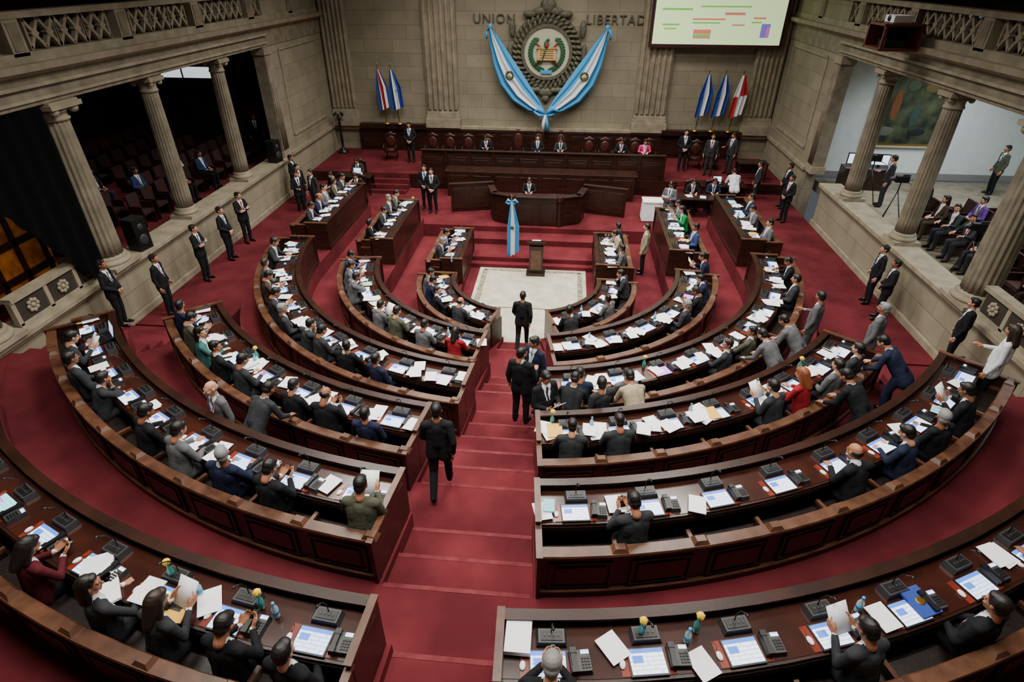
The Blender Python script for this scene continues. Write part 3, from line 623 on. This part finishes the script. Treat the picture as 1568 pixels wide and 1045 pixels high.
def head_geo(kind):
    p=[('e',SK,(0,-.012,.03),(.074,.093,.082)),('e',SK,(0,.022,-.02),(.062,.068,.085)),('e',SK,(0,.032,-.07),(.046,.048,.042)),('e',SK,(0,.066,-.096),(.02,.018,.016)),
       ('c',SK,(0,.088,.008),(0,.107,-.026),.008,.014),('c',SK,(-.038,.074,.024),(.038,.074,.024),.012,.012),('e',SK,(.034,.06,-.03),(.026,.026,.024)),('e',SK,(-.034,.06,-.03),(.026,.026,.024)),
       ('c',LI,(-.018,.087,-.058),(.018,.087,-.058),.009,.009),('e',SK,(.078,-.005,-.008),(.011,.02,.032)),('e',SK,(-.078,-.005,-.008),(.011,.02,.032)),('c',SK,(0,-.02,-.07),(0,-.035,-.16),.054,.058)]
    if kind!='bald': p+=[('e',HA,(0,-.026,.038),(.084,.1,.088)),('e',HA,(0,.03,.085),(.06,.05,.034)),('e',HA,(0,-.05,-.02),(.072,.07,.065))]
    else: p+=[('e',HA,(0,-.045,-.005),(.081,.075,.055))]
    if kind=='long': p+=[('c',HA,(0,-.06,.02),(0,-.085,-.22),.08,.06),('c',HA,(.06,-.02,.02),(.08,-.02,-.18),.032,.026),('c',HA,(-.06,-.02,.02),(-.08,-.02,-.18),.032,.026)]
    V,F,l,C_,N_=remesh(p,.0075,1)
    V=list(map(tuple,V)); l=list(l); F=list(F)
    b=MB(); b.mats=[EW,ED,HA]
    for s in (-1,1):
        b.ell((s*.029,.079,.003),(.013,.012,.009),EW,10,6); b.ell((s*.029,.088,.003),(.006,.005,.006),ED,8,5)
        b.ell((s*.03,.087,.021),(.018,.006,.004),HA,8,5)
    o=len(V); V+=b.v; F+=[tuple(i+o for i in f) for f in b.f]; l+=[b.mats[k] for k in b.m]
    return V,F,l
def hand_geo():
    p=[]
    xs=[-.03,-.01,.01,.028]; ln=[.068,.078,.072,.056]
    for x,L in zip(xs,ln):
        p.append(('c',SK,(x*.7,.005,0),(x,.085,0),.015,.0125))
        P=Vector((x,.085,0)); a=.25
        for k,fr in enumerate((.42,.32,.26)):
            Q=P+Vector((x*.08,math.cos(a),-math.sin(a)))*L*fr; p.append(('c',SK,tuple(P),tuple(Q),.0092-.0008*k,.0086-.0009*k)); P=Q; a+=.42
    p+=[('c',SK,(-.02,.02,-.004),(-.05,.05,-.012),.015,.011),('c',SK,(-.05,.05,-.012),(-.058,.085,-.022),.0105,.009),('c',SK,(0,-.03,0),(0,.01,0),.024,.022)]
    V,F,l,_,_=remesh(p,.005,0,.45); return V,F
HEADS={k:head_geo(k) for k in ('short','bald','long')}; HV,HF=hand_geo()
def person_mesh(name,P,head='short',female=False):
    v=lambda k:Vector(P[k]); pel,nk=v('pel'),v('nk'); up=(nk-pel).normalized(); side=(v('shR')-v('shL')).normalized(); side=(side-up*side.dot(up)).normalized(); fr=up.cross(side)
    p=[]; C_=lambda l,a,b,ra,rb:p.append(('c',l,tuple(a),tuple(b),ra,rb)); q=.88 if female else 1
    L=(nk-pel).length
    for s in (-1,1):
        C_(JK,pel+side*.07*s-up*.03,pel+up*.2+side*.072*s*q+fr*.01,.118,.112*q); C_(JK,pel+up*.2+side*.072*s*q+fr*.01,pel+up*(L-.15)+side*.095*s*q,.112*q,.104*q)
        sh=v('shR') if s>0 else v('shL'); el=v('elR') if s>0 else v('elL'); wr=v('wrR') if s>0 else v('wrL')
        C_(JK,nk-up*.07,sh,.085,.066*q); C_(JK,nk-up*.02+side*.03*s,sh,.05,.055*q)
        C_(JK,sh,el,.064*q,.05*q); wj=wr+(el-wr).normalized()*.03; C_(JK,el,wj,.05*q,.038*q); C_(SH,wj,wr,.033,.031)
        hp=v('hipR') if s>0 else v('hipL'); kn=v('knR') if s>0 else v('knL'); an=v('anR') if s>0 else v('anL')
        C_(TR,hp,kn,.098,.07); C_(TR,kn,an,.07,.054); toe=v('toeR') if s>0 else v('toeL'); C_(SO,an-Vector((0,0,.045)),toe,.046,.04)
        if P.get('stand'): C_(JK,pel+side*.08*s-up*.13,pel+side*.075*s,.122,.118)
    C_(JK,pel+fr*.025+up*.05,pel+up*.22+fr*.03,.115,.105)
    C_(JK,pel-fr*.03+up*.12,pel+up*(L-.12)-fr*.03,.11,.1)
    C_(SH,nk-up*.01,nk+up*.025,.064,.058)
    hd=v('head'); C_(SK,nk,hd+(nk-hd)*.3,.053,.05)
    V,F,lab,Cn,N=remesh(p,.0145,3)
    lab=lab.copy(); rel=Cn-np.array(pel); sx=rel@np.array(side); uz=rel@np.array(up); fy=rel@np.array(fr); nf=N@np.array(fr)
    z0=L-.36; vw=.012+.06*np.clip((uz-z0)/.3,0,1.2)
    mk=(lab==JK)&(nf>.25)&(uz>z0)&(uz<L+.04)&(np.abs(sx)<vw)&(fy>.0); lab[mk]=SH; 
    if not female: lab[mk&(np.abs(sx)<.02)]=TI
    V=[tuple(x) for x in V]; F=list(F); l=list(lab)
    hp,hy=P.get('hp',0),P.get('hy',0); M=Matrix.Translation(hd)@Matrix.Rotation(hy,4,'Z')@Matrix.Rotation(-hp,4,'X')
    hv,hf,hl=HEADS[head]; o=len(V); V+=[tuple(M@Vector(x)) for x in hv]; F+=[tuple(i+o for i in f) for f in hf]; l+=hl
    for s in (-1,1):
        wr=v('wrR') if s>0 else v('wrL'); el=v('elR') if s>0 else v('elL'); d=P.get('hdR' if s>0 else 'hdL'); d=Vector(d).normalized() if d else (wr-el).normalized()
        nz=Vector(P.get('pnR' if s>0 else 'pnL',(0,0,1))); x=d.cross(nz).normalized(); z=x.cross(d); Mh=Matrix((x,d,z)).transposed().to_4x4(); Mh=Matrix.Translation(wr+d*.005)@Mh
        o=len(V); V+=[tuple(Mh@Vector((s*q_[0],q_[1],q_[2]))) for q_ in HV]; F+=[tuple(i+o for i in (f if s>0 else f[::-1])) for f in HF]; l+=[SK]*len(HF)
    if P.get('paper'):
        c=(v('wrR')+v('wrL'))/2+Vector((0,.09,.06)); b=MB(); b.box(0,0,0,.24,.3,.006,PAPER,M=Matrix.Rotation(.9,3,'X')); o=len(V); V+=[(x+c.x,y+c.y,z+c.z) for x,y,z in b.v]; F+=[tuple(i+o for i in f) for f in b.f]; l+=[PA]*len(b.f)
    if P.get('phone'):
        c=(v('wrR')+v('wrL'))/2+Vector((0,.1,.02)); b=MB(); b.box(0,0,0,.075,.14,.01,BLACK,M=Matrix.Rotation(.6,3,'X')); o=len(V); V+=[(x+c.x,y+c.y,z+c.z) for x,y,z in b.v]; F+=[tuple(i+o for i in f) for f in b.f]; l+=[ED]*len(b.f)
    me=bpy.data.meshes.new(name); me.from_pydata(V,[],F)
    for m_ in DEF: me.materials.append(m_)
    me.polygons.foreach_set('material_index',[int(k) for k in l]); me.polygons.foreach_set('use_smooth',[True]*len(F)); me.update(); return me
cl=lambda n,c,r=.85,c2=None:mat(n,c,r,spec=.25,bump=.5,bscale=9,bdist=.03)
JKM={'black':cl('suit_black',(23,24,28)),'char':cl('suit_charcoal',(46,48,53)),'navy':cl('suit_navy',(28,35,60)),'grey':cl('suit_grey',(92,94,98)),'olive':cl('suit_olive',(74,76,62)),'tan':cl('suit_tan',(160,148,124)),'brown':cl('suit_brown',(68,54,44)),
 'white':cl('shirt_plain_white',(214,218,222)),'red':cl('blouse_red',(140,26,36)),'green':cl('blouse_green',(26,130,70)),'pink':cl('blouse_pink',(206,46,116)),'maroon':cl('sweater_maroon',(78,20,30)),'blue':cl('jacket_blue',(48,66,106)),'purple':cl('top_purple',(100,64,140)),'teal':cl('blouse_teal',(56,100,100))}
SHM=[cl('shirt_white',(226,230,236)),cl('shirt_blue',(160,186,222)),cl('shirt_cream',(224,214,196))]
TIM=[cl('tie_red',(140,24,30)),cl('tie_blue',(36,50,110)),cl('tie_purple',(150,70,130)),cl('tie_dark',(30,30,34)),cl('tie_silver',(140,144,150))]
SKM=[mat('skin_light',(200,146,116),.55),mat('skin_tan',(172,116,86),.55),mat('skin_brown',(146,94,68),.55)]
HAM={'black':mat('hair_black',(20,17,16),.5),'dark':mat('hair_dark_brown',(44,30,22),.5),'grey':mat('hair_grey',(130,130,130),.6),'auburn':mat('hair_auburn',(130,72,40),.5)}
SHOE=mat('shoe_leather',(16,14,14),.3); LIP=mat('lips',(150,84,72),.5); EWM=mat('eye_white',(225,225,220),.3); EDM=mat('eye_dark',(22,14,10),.2)
DEF=[JKM['black'],SHM[0],TIM[0],JKM['black'],SKM[1],HAM['black'],SHOE,LIP,EWM,EDM,PAPER]
def stand(**k):
    d=dict(pel=(0,0,.95),nk=(0,-.01,1.45),head=(0,.02,1.61),shR=(.18,-.01,1.39),shL=(-.18,-.01,1.39),elR=(.25,-.03,1.12),elL=(-.25,-.03,1.12),wrR=(.26,.06,.87),wrL=(-.26,.06,.87),pnR=(1,0,0),pnL=(-1,0,0),
      hipR=(.09,0,.9),hipL=(-.09,0,.9),knR=(.1,.02,.5),knL=(-.1,.02,.5),anR=(.11,-.02,.1),anL=(-.11,-.02,.1),toeR=(.13,.13,.042),toeL=(-.13,.13,.042),stand=1); d.update(k); return d
def sit(**k):
    d=dict(pel=(0,0,.57),nk=(0,.10,1.06),head=(0,.17,1.205),shR=(.18,.08,1.0),shL=(-.18,.08,1.0),elR=(.25,.15,.79),elL=(-.25,.15,.79),wrR=(.11,.36,.81),wrL=(-.11,.36,.81),pnR=(0,0,1),pnL=(0,0,1),hdR=(-.3,1,-.15),hdL=(.3,1,-.15),
      hipR=(.09,.03,.55),hipL=(-.09,.03,.55),knR=(.12,.42,.53),knL=(-.12,.42,.53),anR=(.12,.38,.1),anL=(-.12,.38,.1),toeR=(.13,.53,.045),toeL=(-.13,.53,.045),hp=.45); d.update(k); return d
POSE={
 'write':sit(),
 'chin':sit(nk=(0,.14,1.04),head=(.01,.22,1.17),elR=(.17,.33,.82),wrR=(.07,.27,.98),hdR=(-.25,0,1),pnR=(0,-1,0),hp=.25),
 'read':sit(elR=(.24,.12,.8),elL=(-.24,.12,.8),wrR=(.12,.33,.92),wrL=(-.12,.33,.92),hdR=(0,1,.5),hdL=(0,1,.5),pnR=(1,0,0),pnL=(-1,0,0),paper=1,hp=.4),
 'phone':sit(wrR=(.07,.32,.86),wrL=(-.07,.32,.86),hdR=(-.2,1,.4),hdL=(.2,1,.4),pnR=(.7,0,-.7),pnL=(-.7,0,-.7),phone=1,hp=.6,nk=(0,.06,1.06),head=(0,.14,1.2),shR=(.18,.05,1.0),shL=(-.18,.05,1.0)),
 'turn':sit(nk=(.03,.05,1.07),head=(.05,.08,1.23),hy=.9,hp=.05,wrR=(.1,.38,.81),elR=(.27,.2,.8),shR=(.19,.08,1.01),shL=(-.15,.0,1.01),wrL=(-.2,.3,.8)),
 'turnL':sit(nk=(-.03,.05,1.07),head=(-.05,.08,1.23),hy=-.8,hp=.1,shL=(-.19,.08,1.01),shR=(.15,.0,1.01)),
 'back':sit(nk=(0,-.02,1.08),head=(0,.01,1.235),shR=(.18,-.03,1.01),shL=(-.18,-.03,1.01),elR=(.26,.02,.76),elL=(-.26,.02,.76),wrR=(.08,.22,.69),wrL=(-.08,.22,.70),hp=.1),
 'guard':stand(elR=(.27,.0,1.13),elL=(-.27,.0,1.13),wrR=(.07,.19,.96),wrL=(-.07,.20,.94),hdR=(-.8,.1,-.5),hdL=(.8,.1,-.5),pnR=(0,1,0),pnL=(0,1,0)),
 'stand':stand(),
 'crossed':stand(elR=(.25,.06,1.13),elL=(-.25,.06,1.13),wrR=(-.06,.22,1.2),wrL=(.06,.2,1.15),hdR=(-1,-.1,.1),hdL=(1,-.1,.0),pnR=(0,1,0),pnL=(0,1,0),hy=.3),
 'walk':stand(nk=(0,.03,1.45),head=(0,.07,1.6),knR=(.1,.16,.52),anR=(.1,.2,.12),toeR=(.11,.34,.05),knL=(-.1,-.03,.5),anL=(-.1,-.28,.14),toeL=(-.11,-.15,.045),elR=(.24,-.12,1.14),wrR=(.22,-.08,.88),elL=(-.24,.04,1.13),wrL=(-.2,.2,.93),hp=.15),
 'lean':stand(pel=(0,-.14,.94),nk=(0,.2,1.32),head=(0,.32,1.42),shR=(.18,.16,1.26),shL=(-.18,.16,1.26),elR=(.25,.22,1.02),elL=(-.25,.22,1.02),wrR=(.18,.42,.87),wrL=(-.18,.42,.87),hdR=(-.1,1,-.3),hdL=(.1,1,-.3),pnR=(0,0,1),pnL=(0,0,1),hipR=(.09,-.12,.9),hipL=(-.09,-.12,.9),knR=(.1,-.04,.5),knL=(-.1,-.04,.5),anR=(.11,-.1,.1),anL=(-.11,-.1,.1),toeR=(.13,.05,.042),toeL=(-.13,.05,.042),hp=.7),
 'talk':stand(elR=(.26,.03,1.12),wrR=(.18,.27,1.12),hdR=(-.2,1,.3),pnR=(0,0,1),hy=-.5,hp=.2),
 'hold':stand(elR=(.25,.04,1.12),elL=(-.25,.04,1.12),wrR=(.11,.27,1.14),wrL=(-.11,.27,1.14),hdR=(0,1,.4),hdL=(0,1,.4),pnR=(1,0,0),pnL=(-1,0,0),paper=1,hp=.5),
}
PMC={}
def person(pose,x,y,z,rz,jk='black',head='short',hair='black',shirt=0,tie=None,skin=None,tr=None,kind=None,sc=1.):
    female=head=='long'; key=(pose,head)
    if key not in PMC: PMC[key]=person_mesh('person_'+pose+'_'+head,POSE[pose],head,female)
    s=POSE[pose].get('stand'); nm=('woman' if female else 'man')+('_standing' if s else '_seated')
    if kind: nm=kind
    o=inst(nm,PMC[key],(x,y,z),rz,sc)
    ms=[JKM[jk],SHM[shirt],TIM[tie if tie is not None else prr.randrange(5)],JKM[tr or (jk if jk in('black','char','navy','grey','brown') else 'black')],SKM[skin if skin is not None else prr.choice([0,1,1,2])],HAM[hair]]
    for k,m_ in enumerate(ms): o.material_slots[k].link='OBJECT'; o.material_slots[k].material=m_
    return o
prr=random.Random(3)
rj=lambda:prr.choices(['black','char','navy','grey','olive','brown'],[8,6,4,2.6,1,1])[0]
def seat(row,x,y,pose=None,jk=None,**k):
    s=1 if x>0 else -1; pose=pose or prr.choice(['write','write','chin','read','phone','turn','turnL','back'])
    off=1.04 if pose in ('lean','stand','talk') else .41
    if y<0: a=math.atan2(x,-y); rr=R[row]+off; X,Y=rr*math.sin(a),-rr*math.cos(a)
    else: a=s*math.pi/2; X,Y=s*(R[row]+off),y
    if 'hair' not in k and prr.random()<.12: k['hair']=prr.choice(['grey','dark','grey'])
    if 'head' not in k and prr.random()<.05: k['head']='bald'
    person(pose,X,Y,FZ[row]-(.02 if off<1 else 0),a+prr.uniform(-.15,.15),jk or rj(),sc=prr.uniform(.96,1.04) if off<1 else 1,**k)
H=dict
for x,y,k in ((-7.4,-7.7,{}),(-6.75,-8.2,{}),(-6.2,-8.7,{}),(-4.9,-9.5,H(pose='write')),(-4.2,-9.8,H(pose='write',jk='grey')),(-3.4,-10.2,H(jk='navy')),(-2.65,-10.4,H(jk='black',pose='phone')),(-1.35,-10.6,H(jk='olive',pose='read'))): seat(2,x,y,**k)
for x,y,k in ((-6.8,-5.7,{}),(-6.3,-6.25,H(jk='olive')),(-5.8,-6.85,H(jk='teal',head='long')),(-4.6,-7.6,{}),(-3.4,-8.2,{}),(-2.7,-8.4,{}),(-1.95,-8.7,{}),(-5.2,-7.25,H(jk='black'))): seat(3,x,y,**k)
for x,y,k in ((-6.5,-2.7,H(jk='grey')),(-6.7,-1.5,H(jk='char')),(-5.0,-5.0,{}),(-4.4,-5.6,{}),(-3.9,-5.8,{}),(-3.2,-6.2,{}),(-2.4,-6.5,{}),(-6.2,-3.4,H(jk='brown')),(-5.6,-4.3,{})): seat(4,x,y,**k)
for x,y,k in ((-5.1,-1.1,H(jk='blue')),(-4.4,-2.4,H(jk='grey')),(-4.6,-1.7,H(jk='grey')),(-3.3,-3.8,H(jk='grey')),(-2.8,-4.2,H(jk='olive')),(-2.1,-4.7,H(jk='grey')),(-1.3,-4.95,H(jk='red',head='long'))): seat(5,x,y,**k)
for x,y,k in ((-3.2,-.7,{}),(-2.8,-1.3,H(jk='navy')),(-2.5,-1.9,{}),(-1.7,-2.5,{})): seat(6,x,y,**k)
for y in (1.5,2.2,3.0,3.8,4.4): seat(4,-7,y)
for y in (1.3,2.6,3.4,4.1): seat(5,-5,y)
for y in (1.5,2.2): seat(6,-3,y)
for x,y,k in ((3,1.6,H(jk='grey')),(3,2.7,H(jk='tan')),(3,3.3,H(jk='char')),(2.9,-.3,{}),(2.3,-1.7,{}),(1.4,-2.7,{})): seat(6,x,y,**k)
for x,y,k in ((5,3.4,H(jk='green',head='long')),(5,1.8,H(jk='blue')),(5,4.2,H(jk='grey')),(5.2,-.3,{}),(4.7,-1.5,{}),(4.4,-2.3,{}),(3.9,-3.0,{})): seat(5,x,y,**k)
for x,y,k in ((7,2.6,{}),(7,1.3,{}),(7,3.4,{}),(4.9,-4.9,{}),(7,-1.3,{}),(4.3,-5.4,H(jk='char')),(6.1,-3.8,H(jk='grey',pose='talk')),(2.2,-6.4,{}),(1.4,-6.7,{}),(5.3,-4.6,H(jk='grey',pose='lean')),(4.75,-5.2,H(jk='grey',pose='lean')),(6.5,-2.4,{})): seat(4,x,y,**k)
for x,y,k in ((1.25,-8.7,H(jk='char',pose='write')),(2.0,-8.6,H(jk='char',pose='write')),(4.6,-7.5,H(jk='char')),(5.1,-7.0,H(jk='red',head='long',hair='auburn',pose='write')),(5.8,-6.6,H(jk='grey')),(6.3,-6.1,H(jk='char'))): seat(3,x,y,**k)
for x,y,k in ((2.0,-10.5,H(jk='char',pose='phone')),(5.9,-8.9,H(jk='navy')),(6.6,-8.5,H(jk='black')),(7.3,-7.9,H(jk='black')),(5.0,-9.4,H(jk='black'))): seat(2,x,y,**k)
person('stand',7.05,-5.25,1.78,.9,'grey',hair='grey'); person('lean',6.95,-6.35,1.78,.85,'navy'); person('talk',8.35,-6.6,2.19,.9,'white',head='long',hair='dark'); person('lean',5.85,-7.5,1.78,.66,'black')
for x,y,k in ((-4.5,-12.0,H(jk='maroon',head='long',pose='phone')),(-3.5,-12.5,H(jk='char',head='long')),(-1.3,-12.7,H(jk='black')),(-2.0,-12.7,H(jk='black',pose='phone')),(-2.8,-12.6,H(jk='char',head='long')),(4.0,-12.2,H(jk='char',pose='read')),(5.3,-11.9,H(jk='black')),(1.05,-12.9,H(jk='black',pose='phone')),(6.6,-11.2,{}),(-6,-11.4,{})): seat(1,x,y,**k)
person('walk',.05,-2.2,.02,-.05,'black')
person('walk',-.72,-9.0,1.77,.1,'black')
person('stand',-4.2,-8.75,1.78,math.radians(150),'grey',head='bald',hair='grey',tie=2)
person('lean',-3.6,-8.75,1.78,math.radians(-22),'char')
for x,y,z,a,j,po in ((.35,-6.75,1.34,-.3,'black','talk'),(.55,-6.1,1.19,2.4,'navy','talk'),(1.25,-7.45,1.34,-.2,'black','lean'),(1.75,-7.5,1.34,.6,'char','talk'),(2.35,-7.3,1.34,.3,'tan','lean'),(.8,-7.4,1.34,-2.5,'black','hold')): person(po,x,y,z,a,j)
for x,y,z,a in ((-9.5,-4.1,1.38,-1.3),(-9.3,-2.7,.9,-1.4),(-9.4,-.7,.9,-1.5),(-9.4,.75,.9,-1.5),(-9.5,2.1,.9,-1.9),(9.5,-.3,.9,1.4),(9.4,-1.2,.9,1.2),(9.45,-4.1,1.38,1.0),(9.4,7.3,.9,1.6),(9.0,5.8,.9,1.9),(-4.0,6.0,.7,math.pi),(-4.35,6.4,.7,math.pi)):
    person(prr.choice(['guard','guard','stand','crossed']),x,y,z,a,'black',kind='security_guard_standing')
for x,y,z,a,j,po in ((-5.9,10.6,1.3,math.pi,'black','guard'),(6.0,10.5,1.3,math.pi,'black','guard'),(7.0,9.9,1.3,2.8,'char','stand'),(7.9,10.2,1.3,2.2,'char','talk'),(4.75,5.3,.7,2.6,'grey','hold'),(7.5,7.45,.7,.0,'white','lean'),(8.6,8.2,.7,1.4,'char','stand'),(-8.9,5.2,.7,-2.2,'black','talk'),(-8.4,4.9+.5,.7,2.6,'char','stand'),(-9.2,6.0,.7,-2,'black','stand'),(11.7,4.9,1.9,1.3,'char','talk'),(13.9,6.4,1.9,1.5,'char','hold'),(11.7,2.6,1.9,1.5,'black','talk'),(11.7,-1.1,1.9,1.5,'char','talk'),(16.2,6.6,1.9,1.5,'olive','stand'),(3.65,2.3,.26,1.4,'tan','stand'),(-9.6,6.5,.9,-1.5,'black','stand'),(-11.9,8.7,1.9,-2.6,'black','stand')): person(po,x,y,z,a,j)
for x,j,hd in ((-2.5,'black','short'),(-.25,'black','short'),(.75,'char','short'),(3.35,'black','short'),(4.35,'pink','long')): person(prr.choice(['write','back']),x,10.62,1.28,math.pi,j,head=hd)
person('write',-.35,6.75,.68,math.pi,'black')
for x,y,z,a in ((-7.7,8.6,.7,math.pi),(-7.1,6.6,.7,math.pi),(-8.0,6.6,.7,2.6),(5.9,7.2,.7,math.pi),(6.7,7.3,.7,math.pi)):
    inst('leather_armchair',CH,(x,y,z),a); person('write',x,y,z,a,rj())
rs=random.Random(9)
for k,j in ((0,9),(1,8),(1,11),(0,11),(2,7)): person('back',-12.0-k*.95,-3.4+j*.72,1.9 if k<2 else 2.06,-math.pi/2,rs.choice(['char','white','blue','maroon']),head=rs.choice(['short','long']))
for k in range(4):
    for j in range(8):
        if rs.random()<.62: person(rs.choice(['back','phone','turn']),12.0+k*1.05,-2.6+j*.78,1.9,math.pi/2,rs.choice(['char','black','black','purple','navy','brown']),head=rs.choice(['short','long','short']))
# ---------------------------------------------------------------- lights
def area(x,y,z,sx,sy,p,col=(1,.94,.85),rot=(0,0,0)):
    l=bpy.data.lights.new('area','AREA'); l.shape='RECTANGLE'; l.size=sx; l.size_y=sy; l.energy=p; l.color=col; l.spread=2.4; o=bpy.data.objects.new('ceiling_light',l); COL.objects.link(o); o.location=(x,y,z); o.rotation_euler=rot
for x in (-4.2,0,4.2):
    for y in (-10.5,-4,3.5): area(x,y,10.85,2.2,2.6,{-10.5:290,-4:460,3.5:430}[y])
area(0,8.6,10.85,12,1.2,620)
for y in (-1,5): area(14,y,6.8,3,3,210,(.9,.97,1))
area(-14.3,3,6.8,2.5,5,22)
wd_=bpy.data.worlds.new('World'); scene.world=wd_; wd_.use_nodes=True; wd_.node_tree.nodes['Background'].inputs[0].default_value=(.8,.85,1,1); wd_.node_tree.nodes['Background'].inputs[1].default_value=.1
# ---------------------------------------------------------------- camera
cd=bpy.data.cameras.new('camera'); cam=bpy.data.objects.new('camera',cd); COL.objects.link(cam)
yaw,pit,ro=.087,.574,.004
fw=Vector((-math.sin(yaw)*math.cos(pit),math.cos(yaw)*math.cos(pit),-math.sin(pit))); rt=Vector((math.cos(yaw),math.sin(yaw),0)); upv=rt.cross(fw)
r2=rt*math.cos(ro)+upv*math.sin(ro); u2=-rt*math.sin(ro)+upv*math.cos(ro)
Mx=Matrix((r2,u2,-fw)).transposed().to_4x4(); Mx.translation=Vector((.922,-15.296,8.756)); cam.matrix_world=Mx
cd.sensor_width=36; cd.lens=36*888.8/1568; cd.clip_start=.05; cd.clip_end=200
scene.camera=cam
